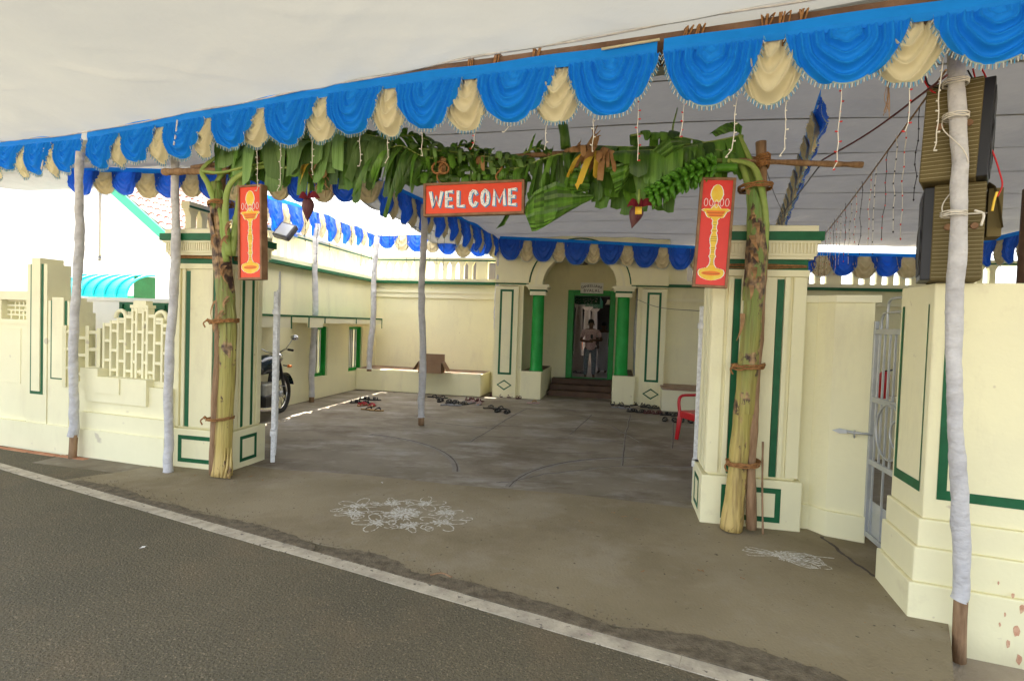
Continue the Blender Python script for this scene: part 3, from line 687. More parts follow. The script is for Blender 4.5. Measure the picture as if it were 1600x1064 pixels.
# segment with grille window
zg0, zg1 = L(20, 499)[1], L(20, 452+10)[1]
bx('wall_face', cream_l, LW, xa, xb, 0, .2, 0, zg0); bx('coping', cream_l, LW, xa, xb, -.02, .22, ztA-.10, ztA)
xg0 = L(2, 480)[0]; xg1 = L(41, 480)[0]
bx('wall_face', cream_l, LW, xg1, xb, 0, .2, zg0, ztA-.10); bx('wall_face', cream_l, LW, xa, xg0, 0, .2, zg0, ztA-.10); bx('wall_face', cream_l, LW, xg0, xg1, 0, .2, zg1+.05, ztA-.1)
gr = MB(); gh = zg1+.05-zg0; gw = xg1-xg0
for i in range(1, 6): gr.box(xg0, xg1, .06, .11, zg0+gh*i/6-.011, zg0+gh*i/6+.011)
for i, j, k in ((1, 0, 2), (1, 4, 6), (2, 1, 5), (4, 0, 2), (4, 3, 6), (5, 1, 4), (3, 0, 6)): gr.box(xg0+gw*i/6-.011, xg0+gw*i/6+.011, .058, .112, zg0+gh*j/6, zg0+gh*k/6)
gro = gr.build('grille', cream_l, LW); MB().tube([(xg0+gw*.55+.05*math.cos(R(a)), .085, zg0+gh*.5+.085*math.sin(R(a))) for a in range(0, 361, 20)], .012, 6).build('grille_oval', cream_l, gro)
z0_, z1_ = L(20, 598)[1], L(20, 512)[1]
ring('recessed_panel', cream_l, LW, xa+.3, L(33, 550)[0], z0_, z1_, .015, 0, .006)
bx('moulding', cream_l, LW, xa, xb, -.015, .0, zg0-.05, zg0-.02)
# pilasters
def pilaster(p0, p1, top, c0, c1, ctop, gb_, lab):
    a, c = L(p0, 500)[0], L(p1, 500)[0]; zt = L((p0+p1)/2, top)[1]; q = bx('pilaster', cream_l, LW, a, c, -.03, .22, 0, zt)
    a2, c2 = L(c0, 500)[0], L(c1, 500)[0]; bx('pilaster_core', cream_l, q, a2, c2, -.045, .2, L(50, gb_)[1], L((c0+c1)/2, ctop)[1])
    g = MB(); zb = L((p0+p1)/2, gb_)[1]; g.box(a2-.035, a2-.002, -.034, -.029, zb, zt); g.box(c2+.002, c2+.035, -.034, -.029, zb, zt); g.box(a2-.035, c2+.035, -.034, -.029, zb-.045, zb); g.build('green_border', dgreen, q)
pilaster(47, 78, 413, 56, 69, 404, 609, '')
pilaster(80, 113, 470, 88, 106, 465, 586, '')
bx('wall_face', cream_l, LW, xb, xc+.4, 0, .2, 0, L(80, 480)[1]-.05)
# low stepped part with ledges
zl = L(200, 600)[1]
bx('wall_face', cream_l, LW, xc+.2, xe, .02, .26, 0, zl-.02)
bx('wall_ledge', cream_l, LW, L(128, 650)[0], xe, -.03, .02, 0, L(200, 650)[1]); bx('wall_ledge', cream_l, LW, L(135, 620)[0], L(230, 620)[0], -.015, .24, zl-.22, L(180, 590)[1])
bx('wall_ledge', cream_l, LW, L(128, 600)[0], L(155, 600)[0], -.02, .24, zl-.1, L(140, 575)[1]); bx('wall_ledge', cream_l, LW, L(150, 600)[0], L(190, 600)[0], -.03, .24, zl-.12, L(170, 590)[1])
bx('plinth', cream_l, LW, xa, xe, -.05, .0, -.17, L(130, 668)[1])
# decorative concrete jali
JL = LWL.sub(L(219, 600, .1)[0], .12); J = thing('ornamental_grille', 'pale cream concrete openwork grille with arched top standing on the low left wall', 'grille', JL, group=None)
z0j, z1j = JL.at(230, 597)[1], JL.at(230, 482)[1]; hj = z1j-z0j; wj = .105
cols = [(-5, .78), (-4, .82), (-3, .86), (-2, .90), (-1, 1.0), (-.45, 1.0), (.45, 1.0), (1, 1.0), (2, .92), (3, .88), (4, .80)]
for i, (k, hh_) in enumerate(cols):
    bevel(bx('upright', cream_l, J, k*wj-.016, k*wj+.016, -.04, .04, z0j, z0j+hj*hh_), .006)
for i in range(len(cols)-1):
    k0, k1 = cols[i][0], cols[i+1][0]; st = .12 if i % 2 else .25
    zq = z0j+hj*st
    while zq < z0j+hj*min(cols[i][1], cols[i+1][1])-.02:
        bx('link', cream_l, J, k0*wj+.016, k1*wj-.016, -.035, .035, zq, zq+.03); zq += hj*.27
    tp = min(cols[i][1], cols[i+1][1]); bx('link', cream_l, J, k0*wj+.016, k1*wj-.016, -.035, .035, z0j+hj*tp-.035, z0j+hj*tp)
bx('base_rail', cream_l, J, -5.3*wj, 4.3*wj, -.045, .045, z0j-.04, z0j+.02)
bx('finial', cream_l, J, -.13, .13, -.045, .045, z1j, z1j+.035); bx('finial', cream_l, J, -.09, .09, -.04, .04, z1j+.035, z1j+.08)
for k in (2.5, -3): MB().tube([(k*wj+.075*math.cos(R(a)), 0, z0j+hj*.86+.08*math.sin(R(a))) for a in range(-10, 200, 15)], .022, 8).build('arch_ring', cream_l, J)
MB().tube([(.13*math.cos(R(a)), 0, z0j+.02+.10*math.sin(R(a))) for a in range(0, 181, 12)], .018, 8).build('arch_ring', cream_l, J)
MB().tube([(.05*math.cos(R(a)), 0, z0j+.05+.04*math.sin(R(a))) for a in range(0, 361, 20)], .016, 8).build('arch_ring', cream_l, J)
# second grille turned back
J2 = JL.sub(-5.5*wj, .06, 30); j2 = thing('ornamental_grille', 'sunlit concrete grille standing left of the arched grille beside the wrapped pole', 'grille', J2)
for i in range(4): bx('upright', cream_l, j2, -.1-i*.11, -.065-i*.11, -.04, .04, z0j-.1, z0j+hj*(.7+.03*(i % 2)))
for i in range(3):
    for z in (.12, .38, .62): bx('link', cream_l, j2, -.175-i*.11, -.1-i*.11, -.035, .035, z0j+hj*(z-.08*(i % 2)), z0j+hj*(z-.08*(i % 2))+.035)
# green gate behind the grille
GG = LWL.sub(L(235, 540, 1.0)[0], 1.0); t = thing('green_garden_gate', 'dark green sheet metal gate behind the concrete grille', 'gate', GG)
bx('gate_sheet', dgreen, t, -.55, .55, 0, .03, .1, GG.at(230, 473)[1])
for i in range(5): bx('gate_rib', dgreen, t, -.5+i*.24, -.47+i*.24, -.02, 0, .1, GG.at(230, 475)[1]-.01)
# low white garden wall and turquoise awning
gw_ = Fr(-7.2, 8.6, -14); t = thing('garden_wall', 'overexposed white garden wall below the turquoise awning', 'wall', gw_); zt_ = gw_.at(170, 470)[1]
bx('wall_face', white_p, t, -3, 2.4, 0, .2, -.17, zt_); bx('coping', white_p, t, -3, 2.4, -.04, .24, zt_, zt_+.05)
TQ = gw_.sub(0, .9); t = thing('awning', 'turquoise curved plastic awning over the garden wall on the left', 'awning', TQ)
ux0, ux1 = TQ.at(95, 440)[0], TQ.at(199, 440)[0]; zb_, zt_ = TQ.at(160, 464)[1], TQ.at(160, 427)[1]
def arcz(a): return (.55*(1-math.cos(a)), zb_+(zt_-zb_)*math.sin(a))
b = MB()
for i in range(12):
    a0, a1 = R(90*i/12), R(90*(i+1)/12); p, q_ = arcz(a0), arcz(a1)
    b.quad((ux0, p[0]-.0, p[1]), (ux1, p[0], p[1]), (ux1, q_[0], q_[1]), (ux0, q_[0], q_[1]), smooth=True)
b.build('sheet', turq, t)
for i in range(7):
    x = ux0+(ux1-ux0)*i/6; MB().tube([(x, arcz(R(a))[0]-.02, arcz(R(a))[1]+.012) for a in range(0, 91, 9)], .02, 6).build('batten', turq, t)
b = MB(); x = ux0
while x < ux1-.06: b.box(x, x+.05, .5, .54, zb_-.2, zb_+.05); x += .08
b.build('corrugated_panel', mint, t); bx('end_panel', dgreen, t, ux1-.03, ux1-.01, .15, .56, zb_-.2, zt_-.02)
# gabled hall on the left
GH = Fr(*(gnd(270, 560)*0).to_2d(), 0) if False else None
gx = -.6215*12.3
GHf = Fr(gx, 12.3, -8); t = thing('gabled_hall', 'tall white hall with mint green bargeboard and clay tiled roof behind the left wall', 'building', GHf)
ue, ze = GHf.at(270, 366); ua, za = GHf.at(134, 243); sl_ = (za-ze)/(ua-ue); uap = ua-1.2; zap = ze+sl_*(uap-ue)
hw_ = ue-uap
b = MB(); b.prism([(uap-hw_, -.17), (ue, -.17), (ue, ze-.05), (uap, zap-.05), (uap-hw_, ze-.05)], 0, 9); b.build('walls', white_p, t)
nrm = Vector((-sl_, 1)).normalized()
for s in (1, -1):
    b = MB(); P = [(0, 0), (hw_+.25, -sl_*-1*(hw_+.25))]
    x1_ = uap+s*(hw_+.2); z1_ = zap+sl_*(hw_+.2)
    b.prism([(uap, zap), (x1_, z1_), (x1_, z1_-.24), (uap, zap-.24)], -.20, -.16); b.build('bargeboard', mint, t)
    b = MB(); b.prism([(uap, zap-.01), (x1_, z1_-.01), (x1_, z1_-.06), (uap, zap-.06)], -.16, 9); b.build('roof_deck', roofw, t)
nc = 15; ln = math.hypot(hw_+.2, sl_*(hw_+.2)); dx_, dz_ = (hw_+.2)/ln, sl_*(hw_+.2)/ln
for k in range(nc):
    s0, s1 = ln*k/nc, ln*(k+1)/nc+.05; b = MB(); y = -.14
    while y < 8.8:
        w_ = .21; pr = [(0, 0), (.05, .045), (.10, .055), (.15, .045), (w_, 0)]
        for (ya, ha), (yb, hb) in zip(pr, pr[1:]):
            A0 = (uap+dx_*s0, y+ya, zap+dz_*s0+ha+.0); A1 = (uap+dx_*s0, y+yb, zap+dz_*s0+hb)
            B0_ = (uap+dx_*s1, y+ya, zap+dz_*s1+ha+.035); B1_ = (uap+dx_*s1, y+yb, zap+dz_*s1+hb+.035)
            b.quad(A0, A1, B1_, B0_, m=0); b.quad(B0_, B1_, (B1_[0], B1_[1], B1_[2]-.035), (B0_[0], B0_[1], B0_[2]-.035), m=1)
        y += w_+random.uniform(0, .01)
    b.build('tile_course', [roofw, roofm], t)
# building and plant far right, seen above the compound wall
q = Fr(9.5, 7.5, -30); t = thing('neighbour_building', 'pale green neighbouring building above the right compound wall', 'building', q)
bx('walls', mat('pale_green_paint', (.62, .72, .62), .8), t, -.5, 9, 0, 5, -.17, 3.6); bx('band', mint, t, -.5, 9, -.03, 0, 2.55, 2.62)
# brick kerb along the left gutter
K = thing('laterite_kerb', 'broken kerb of orange laterite blocks at the foot of the left wall', 'kerb', LWL)
bm_ = MB().box(-.21, .21, -.05, .05, -.1, 0).data('brick', brickm)
x = L(186, 735)[0]-.2
for i in range(13):
    o = put('brick', bm_, K, loc=(x, -.22+random.uniform(-.01, .01), -.035+random.uniform(-.008, .008)), rot=(random.uniform(-.03, .03), random.uniform(-.02, .02), random.uniform(-.03, .03)), scale=(1, .9, 1)); bevel(o, .008)
    if i > 0:
        o = put('brick', bm_, K, loc=(x+.1, -.12+random.uniform(-.01, .01), .0), rot=(0, 0, random.uniform(-.03, .03)), scale=(.98, .8, 1)); bevel(o, .008)
    x -= .43

# ------------------------------------------------------------------ tent cloths
def cloth(fr, x0, x1, y0, y1, zf, nx, ny, name, m, par):
    v = []; f = []
    for j in range(ny+1):
        for i in range(nx+1):
            x = x0+(x1-x0)*i/nx; y = y0+(y1-y0)*j/ny; v.append((x, y, zf(x, y)))
    for j in range(ny):
        for i in range(nx):
            a = j*(nx+1)+i; f.append((a, a+nx+1, a+nx+2, a+1))
    me = bpy.data.meshes.new(name); me.from_pydata(v, [], f); me.materials.append(m); me.polygons.foreach_set('use_smooth', [True]*len(f)); me.update()
    return put(name, me, par)
def lerp_tab(tab, x):
    if x <= tab[0][0]: return tab[0][1]+(tab[1][1]-tab[0][1])/(tab[1][0]-tab[0][0])*(x-tab[0][0])
    for (a, za), (b_, zb) in zip(tab, tab[1:]):
        if x <= b_: return za+(zb-za)*(x-a)/(b_-a)
    return tab[-1][1]
# height of the top of the blue band along the beam, measured
bt = [(0, 224), (133, 210), (280, 182), (420, 155), (560, 130), (800, 100), (1029, 69), (1200, 45), (1400, 18), (1525, 0)]
BT = [BEAM.at(*p) for p in bt]
ct = [BEAM.at(0, 223), BEAM.at(133, 209), BEAM.at(280, 181), BEAM.at(420, 154), BEAM.at(560, 127), BEAM.at(712, 98), BEAM.at(1100, 30), BEAM.at(1225, 10)]
bz = lambda x: lerp_tab(BT, x)
cz = lambda x: lerp_tab(ct, min(x, 9.0))
FCt = thing('front_canopy', 'large cream white tent cloth stretched over the road in the foreground', 'canopy', BEAM)
def zfront(x, y):
    e = -y
    sag = .035*math.sin(x*1.3+.4)*min(1, e/1.2)+.02*math.sin(x*2.9+y*1.7)*min(1, e/.6)+.008*math.sin(x*9+y*3)*min(1, e/.3)
    return cz(x)+.06*min(1, e/1.0)+sag+.012*math.sin(x*6.5)*math.exp(-e*3)
seam = [-.02, -1.72, -3.2, -4.2]
_rc = random.Random(21); CRS = [(_rc.uniform(-3, 8), _rc.uniform(-2.2, -.1), _rc.uniform(-.6, .6), _rc.uniform(.25, .9), _rc.uniform(.006, .014), _rc.uniform(.02, .05)) for _ in range(46)] + [(2.1, -.75, .55, .55, .03, .035), (2.9, -.5, .75, .5, .02, .03)]
def crease(x, y):
    s = 0
    for cx, cy_, a, l, h, w in CRS:
        dx, dy = x-cx, y-cy_; t = dx*math.cos(a)+dy*math.sin(a)
        if abs(t) > l: continue
        n = -dx*math.sin(a)+dy*math.cos(a)
        if abs(n) > w*3: continue
        s -= h*math.exp(-(n/w)**2)*(1-(t/l)**2)
    return s
for i in range(3):
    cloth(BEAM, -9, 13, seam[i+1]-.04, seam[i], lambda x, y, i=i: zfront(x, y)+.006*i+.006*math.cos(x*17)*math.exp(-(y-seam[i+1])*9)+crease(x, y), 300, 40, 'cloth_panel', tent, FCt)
b = MB(); pts = [(x*.1, seam[1]-.01, zfront(x*.1, seam[1])-.012+random.uniform(-.003, .003)) for x in range(-80, 120)]
b.tube(pts, .006, 5, squash=.5); b.build('seam_cord', tent, FCt)
pts = [(x*.1, -.02, cz(x*.1)-.002+.006*math.sin(x*.4)) for x in range(-80, 120)]
MB().tube(pts, .007, 6).build('hem', wrap, FCt)
cloth(BEAM, -9, 13, -.02, .75, lambda x, y: (cz(x) if x > 3.9 else bz(x)-.005)+.025+.02*y, 110, 6, 'cloth_panel', tent, FCt)  # unseen strip added over the beam to keep sun off the road
# court canopy in lapped panels
CNt = thing('courtyard_canopy', 'grey white tent cloth ceiling of lapped panels over the courtyard', 'canopy', FAC)
def zc(u, d): return 3.60+.0*u
k = 0; d = .74
while d > -9.5:
    w_ = .98; d0 = d-w_-.03; u0 = -2.05 if d > -3.9 else -7.6
    u1 = 10.5
    # front limit follows the beam: clip panels beyond it
    q = FAC.w(0, d0); 
    ph = random.random()*6
    def zf(u, dd, d=d, ph=ph, w_=w_):
        t = (d-dd)/w_; sn = math.sin(math.pi*min(1, max(0, t))); return 3.60-.05*sn*(1+.35*math.sin(u*1.7+ph))+.016*sn*math.sin(u*4.1+ph*2+dd*2)+.012*sn*math.sin(u*9+ph*5)+.02*math.sin(u*1.1+dd*1.3) - (.003 if t > 1 else 0)-.15*max(0, min(1, (dd+1)/1.7))
    if d0 > -6.4:
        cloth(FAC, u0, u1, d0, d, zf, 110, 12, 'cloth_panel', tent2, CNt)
    else:
        # panel whose left part would cross the beam: keep to its temple side
        us = [u for u in [u0+(u1-u0)*i/60 for i in range(61)]]
        def keep(u, dd):
            p = FAC.w(u, dd)-BEAM.p; return p.dot(BEAM.y) > .16
        xs_ = [u for u in us if keep(u, d0)]
        if xs_: cloth(FAC, xs_[0], u1, d0, d, zf, 70, 12, 'cloth_panel', tent2, CNt)
        xs2 = [u for u in us if keep(u, d)]
        if xs2 and xs_ and xs2[0] < xs_[0]-.1:
            # sloping filler at the beam side
            n = 12; v = []; f = []
            for i in range(n+1):
                u = xs2[0]+(xs_[0]-xs2[0])*i/n; dl = d0+(d-d0)*(1-i/n)
                for j in range(4): v.append((u, dl+(d-dl)*j/3, zf(u, dl+(d-dl)*j/3)))
            for i in range(n):
                for j in range(3): a = i*4+j; f.append((a, a+1, a+5, a+4))
            me = bpy.data.meshes.new('cloth_panel'); me.from_pydata(v, [], f); me.materials.append(tent2); put('cloth_panel', me, CNt)
    d -= w_; k += 1
LCt = thing('side_canopy', 'bright white tent cloth over the left rear corner of the courtyard', 'canopy', FAC)
d = .74
for i in range(4):
    w_ = 1.24; ph = random.random()*6
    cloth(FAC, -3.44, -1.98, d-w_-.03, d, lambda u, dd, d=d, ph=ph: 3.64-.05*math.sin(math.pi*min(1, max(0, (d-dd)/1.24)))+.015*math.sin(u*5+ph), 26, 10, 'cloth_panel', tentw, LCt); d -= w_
# timber beam with rope lashings
BMt = thing('timber_beam', 'dark weathered timber beam behind the blue front valance', 'beam', BEAM)
b = MB(); xs_ = [3.9+i*.45 for i in range(14)]
for a, c in zip(xs_, xs_[1:]):
    i = len(b.v)
    for x in (a, c):
        for y, z in ((.03, -.09), (.11, -.09), (.11, .075), (.03, .075)): b.v.append((x, y, bz(x)+z))
    for j in range(4): b.f.append((i+j, i+(j+1) % 4, i+4+(j+1) % 4, i+4+j)); b.m.append(0); b.sm.append(False)
b.build('timber', woodd, BMt)
for px in (770, 830, 1065, 1085, 1190, 1215, 1245, 560+500/2.963):
    x = BEAM.at(px, 80)[0]
    for j in range(4):
        xx = x+j*.012; z = bz(xx); MB().tube([(xx, .022, z-.1), (xx+random.uniform(-.02, .02), .012, z), (xx+random.uniform(-.01, .03), .02, z+.09), (xx, .07, z+.10), (xx, .12, z+.06)], .005, 5).build('rope_lashing', rope, BMt)

# ------------------------------------------------------------------ valances
def swag_mesh(w, dt, drop, m, nu=56, nv=30, nf=6.5, seed=0, fringe=True, fl=.026):
    """w wide, top edge rising dt over its width, drop deep; returns mesh for cloth and for fringe"""
    rnd = random.Random(seed); v = []; f = []; ph = rnd.random()*6; A_ = .009+.024*drop; skew = rnd.uniform(-.08, .08)
    bot = lambda s: max(0.0, 1-abs(s)**2.5)**.72
    def P(s, t):
        q = bot(s); zr = t*q; ang = math.atan2(zr, s)
        r = math.hypot((s-skew*zr)*1.25, zr*.86)+.022*math.sin(3*ang+ph)+.012*math.sin(7*ang+ph*2)
        w1 = 2*math.pi*r*nf; fo = 1.1-2.2*abs(math.sin(w1/2+ph))**.75+.5*math.sin(w1*.47+ph)
        env = min(1, r*3.2)*(1-.3*max(0, r-.8))
        y = -A_*fo*env-.05*drop/.35*math.sin(math.pi*min(1, zr))*q
        return (s*w/2, y, dt*s/2-zr*drop)
    for j in range(nv+1):
        for i in range(nu+1): v.append(P(-1+2*i/nu, j/nv))
    for j in range(nv):
        for i in range(nu): a = j*(nu+1)+i; f.append((a, a+nu+1, a+nu+2, a+1))
    me = bpy.data.meshes.new('swag'); me.from_pydata(v, [], f); me.materials.append(m); me.polygons.foreach_set('use_smooth', [True]*len(f)); me.update()
    if not fringe: return me, None
    b = MB(); edge = [Vector(P(-1+2*i/240, 1)) for i in range(241)]; acc = 0; k = 0; prev = edge[0]
    for i in range(1, 241):
        acc += (edge[i]-prev).length; prev = edge[i]
        if acc > .0125:
            acc = 0; e = edge[i]; t = (edge[min(i+1, 240)]-edge[i-1]).normalized(); n_ = Vector((t.z, 0, -t.x)); 
            if n_.z > 0: n_ = -n_
            dd = (n_*.45+Vector((0, 0, -1))*.75).normalized(); dd.x += rnd.uniform(-.15, .15); l = fl*rnd.uniform(.8, 1.15); wv = Vector((.0028, 0, 0)) if abs(dd.z) > .5 else Vector((0, 0, .0028))
            b.quad(e-wv, e+wv, e+dd*l+wv*.8, e+dd*l-wv*.8, m=k % 2); b.quad(e+Vector((0, -.003, 0)), e+Vector((0, .003, 0)), e+dd*l+Vector((0, .003, 0)), e+dd*l-Vector((0, .003, 0)), m=k % 2); k += 1
    for i in range(240):
        a, c = edge[i], edge[i+1]; u_ = Vector((0, -.002, .006)); b.quad(a+u_*-.3, c+u_*-.3, c+u_, a+u_, m=2)
    return me, b.data('fringe', [fringe_w, fringe_b, fringe_t])
fringe_w = mat('white_fringe', (.60, .62, .56), .8); fringe_b = mat('blue_fringe', (.10, .34, .55), .8); fringe_t = mat('tape_trim', (.28, .36, .32), .8)
def front_section(label, x_l, x_r, blues, creams, band_px):
    t = thing('blue_valance', label, 'valance', BEAM, group='scalloped cloth valances along the beam')
    xa_, xb_ = BEAM.at(x_l, 100)[0], BEAM.at(x_r, 50)[0]
    # top band, gathered a little
    b = MB(); n = int((xb_-xa_)/.06)
    hb = .075
    for i in range(n):
        a, c = xa_+(xb_-xa_)*i/n, xa_+(xb_-xa_)*(i+1)/n
        wv = lambda x: -.012-.008*math.sin(x*7.0)
        b.quad((a, wv(a), bz(a)+.018), (a, wv(a)-.008, bz(a)-hb*.5), (c, wv(c)-.008, bz(c)-hb*.5), (c, wv(c), bz(c)+.018), smooth=True)
        b.quad((a, wv(a)-.008, bz(a)-hb*.5), (a, wv(a), bz(a)-hb), (c, wv(c), bz(c)-hb), (c, wv(c)-.008, bz(c)-hb*.5), smooth=True)
    b.build('top_band', blue, t)
    for kind, lst in (('blue', blues), ('cream', creams)):
        for j, (p0, p1, py) in enumerate(lst):
            pm_ = (p0+p1)/2; yt = lerp_tab([(0, 232), (133, 220), (280, 196), (420, 170), (560, 150), (800, 116), (1029, 88), (1200, 66), (1400, 42), (1700, 0)], pm_)
            u0 = BEAM.at(p0, yt)[0]; u1 = BEAM.at(p1, yt)[0]; uc_ = (u0+u1)/2; zt = bz(uc_)-hb+.012; zb = BEAM.at(pm_, py)[1]
            w_ = (u1-u0)*(1.0 if kind == 'blue' else 1.28)
            dt = (bz(u1)-bz(u0))*w_/(u1-u0)
            me, fr_ = swag_mesh(w_, dt, zt-zb, blue if kind == 'blue' else creamc, nf=6.5 if kind == 'blue' else 4.5, seed=int(p0)+3, nu=88 if kind == 'blue' else 56, nv=60)
            o = put('blue_swag' if kind == 'blue' else 'cream_swag', me, t, loc=(uc_, -.03 if kind == 'blue' else .012, zt)); put('fringe', fr_, o, kind='stuff')
    return t
front_section('short blue and cream valance section at the far left of the beam', -80, 133, [(-50, -8, 268), (-3, 39, 266), (44, 85, 274), (89, 133, 271)], [(-16, 8, 279), (29, 50, 278), (75, 98, 276)], None)
front_section('long central blue and cream valance section above the welcome sign', 141, 1029,
    [(142, 187, 265), (194, 248, 255), (259, 323, 249), (334, 404, 233), (417, 498, 227), (514, 600, 211), (622, 725, 202), (747, 870, 192), (889, 1031, 182)],
    [(176, 202, 260), (237, 269, 255), (304, 335, 246), (377, 425, 228), (480, 529, 222), (584, 638, 211), (697, 766, 203), (835, 910, 191)], None)
front_section('right blue and cream valance section hanging above the speakers', 1037, 1760,
    [(1038, 1193, 167), (1227, 1420, 134), (1456, 1670, 101)], [(1158, 1257, 160), (1366, 1473, 128), (1630, 1760, 95)], None)
# cream tie at the junction
tt = MB().tube([(BEAM.at(942, 82)[0], -.03, bz(BEAM.at(942, 82)[0])+.0), (BEAM.at(1032, 72)[0], -.03, bz(BEAM.at(1032, 70)[0])+.01)], .008, 6).build('white_tie_strip', creamc, None, label='thin cream cloth strip along the top of the valance left of its joint', cat='cloth strip'); tt.location = BEAM.p; tt.rotation_euler = (0, 0, R(BEAM.rz))
# shared swags of the inner valances
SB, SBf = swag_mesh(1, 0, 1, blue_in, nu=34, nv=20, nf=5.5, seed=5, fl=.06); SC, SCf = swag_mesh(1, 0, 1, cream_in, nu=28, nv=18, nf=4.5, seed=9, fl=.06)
# unit swags are scaled: flatten their folds to suit
for me in (SB, SC):
    for v in me.vertices: v.co.y *= 1.0
def valance(label, p0, p1, drop=.36, wb=.46, wc=.24, gap=.02, group='inner blue and cream valances'):
    p0, p1 = Vector(p0), Vector(p1); dx = p1-p0; Lh = math.hypot(dx.x, dx.y); fr = Fr(p0.x, p0.y, math.degrees(math.atan2(dx.y, dx.x)), p0.z)
    t = thing('inner_valance', label, 'valance', fr, group=group); t.location = p0
    sl = dx.z/Lh; b = MB(); n = max(2, int(Lh/.3))
    for i in range(n):
        a, c = Lh*i/n, Lh*(i+1)/n; b.quad((a, -.004, sl*a), (a, -.004, sl*a-.07), (c, -.004, sl*c-.07), (c, -.004, sl*c))
    b.build('top_band', blue, t); pitch = wb+wc*.55; k = max(1, round(Lh/pitch)); pitch = Lh/k
    for i in range(k):
        a = pitch*(i+.5)-wc*.25; s = 1+random.uniform(-.07, .07)
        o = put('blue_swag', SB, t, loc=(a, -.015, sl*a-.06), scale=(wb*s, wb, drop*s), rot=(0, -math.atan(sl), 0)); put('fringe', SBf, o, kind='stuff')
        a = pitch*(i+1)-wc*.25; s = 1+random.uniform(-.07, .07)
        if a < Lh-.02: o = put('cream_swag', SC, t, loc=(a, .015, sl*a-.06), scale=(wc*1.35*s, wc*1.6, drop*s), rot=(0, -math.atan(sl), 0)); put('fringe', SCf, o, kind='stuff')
    return t
def p3(px, py, z): q = gnd(px, py, z); return (q.x, q.y, q.z)
def pY(fr, px, py, d): u, z = fr.at(px, py, d); q = fr.w(u, d); return (q.x, q.y, z)
LD = -.08
vA = pY(LCW, 402, 303, LD); vA0 = pY(LCW, 330, 280, LD); vB = pY(LCW, 588, 353, LD)
valance('valance hung along the left side wall above the silver floodlight', vA0, vB, drop=.50, wb=.44, wc=.30)
vC = pY(FAC, 782, 367, .60)
valance('valance across the left bay above the bench and cardboard box', (vB[0]+.05, vB[1]-.05, vB[2]), vC, drop=.50, wb=.62, wc=.40)
vD = pY(FAC, 1100, 385, -.12); vC2 = pY(FAC, 781, 369, -.12)
valance('valance in front of the temple arch', vC2, vD, drop=.44, wb=.56, wc=.34)
vE = pY(FAC, 1228, 393, .0); vF = pY(FAC, 1500, 398, .0)
valance('valance seen between the right gate pillar and the speakers', vE, vF, drop=.42, wb=.60, wc=.42)
q = p3(200, 262, 3.56); q1 = p3(585, 275, 3.56); q2 = pY(FAC, 783, 368, .3)
valance('valance behind the left banana stem, under the near edge of the side canopy', (q[0]-.9, q[1]+.1, 3.58), q1, drop=.33, wb=.44, wc=.32)
valance('valance running back from the welcome sign towards the temple', q1, (q2[0], q2[1], q2[2]), drop=.46, wb=.46, wc=.24)
q = p3(1282, 138, 3.52); q1 = p3(1213, 352, 3.52)
valance('valance seen edge on running back above the right gate pillar', q, q1, drop=.30, wb=.42, wc=.30)
q = p3(1535, 375, 3.2); q1 = p3(1700, 335, 3.2)
valance('valance beyond the speakers at the right edge', pY(RC, 1545, 378, 0) if False else q, q1, drop=.40, wb=.34, wc=.24)

# ------------------------------------------------------------------ wrapped poles
def pole(label, base, top, r, wood_h, wr=wrap, r_top=None, lean_seed=0, wood_m=wood, z0=0.0):
    """base, top are points; cloth wrap from wood_h up"""
    rnd = random.Random(lean_seed); base, top = Vector(base), Vector(top); t = thing('tent_pole', label, 'pole', loc=base, group='cloth wrapped tent poles')
    D = top-base; n = 26; r_top = r_top or r*.9
    P = [D*(i/n)+Vector((rnd.uniform(-1, 1), rnd.uniform(-1, 1), 0))*.004+Vector((.018*math.sin(3.1*i/n*math.pi+lean_seed), 0, 0))*min(1, i/4)*(1 if i < n-1 else 0) for i in range(n+1)]
    wi = max(1, int(wood_h/D.z*n)) if wood_h > 0 else 1
    kk = max(2, int((wood_h+.25)/D.z*n)+1); MB().tube(P[:kk+1], [r*.88]*(kk+1), 9).build('wooden_post', wood_m, t)
    Q = [P[0].lerp(P[-1], wood_h/D.z)] + [p for i, p in enumerate(P) if i > wood_h/D.z*n+.2]
    Q = smooth(Q, 170); m = len(Q); RR = []
    for i in range(m): RR.append((r+(r_top-r)*i/m)*(1.02+.022*rnd.uniform(-1, 1)+.04*math.sin(i*.07+lean_seed)+.03*math.sin(i*.31+lean_seed*2)) if i else r*1.12)
    b = MB(); b.tube(Q, RR, 18, cap=False)
    for i in range(len(b.v)):
        k, j = divmod(i, 18); ax = Vector(Q[k]); v = Vector(b.v[i]); w_ = 1+.05*math.sin(j*.7+k*.10+lean_seed)+(.032*math.sin(j*.7*2-k*.62+3*math.sin(k*.05))+.024*math.sin(j*.7-k*1.1+2*math.sin(k*.09)))*(.5+.5*math.sin(k*.045+lean_seed*1.7)); b.v[i] = tuple(ax+(v-ax)*w_)
    b.build('cloth_wrap', wr, t); return t
def ptop(base, px, py):
    """point straight over base seen at py (same depth)"""
    r = ray(px, py); s = base.y/r.y; return Vector((r.x*s, base.y, CAMH+r.z*s))
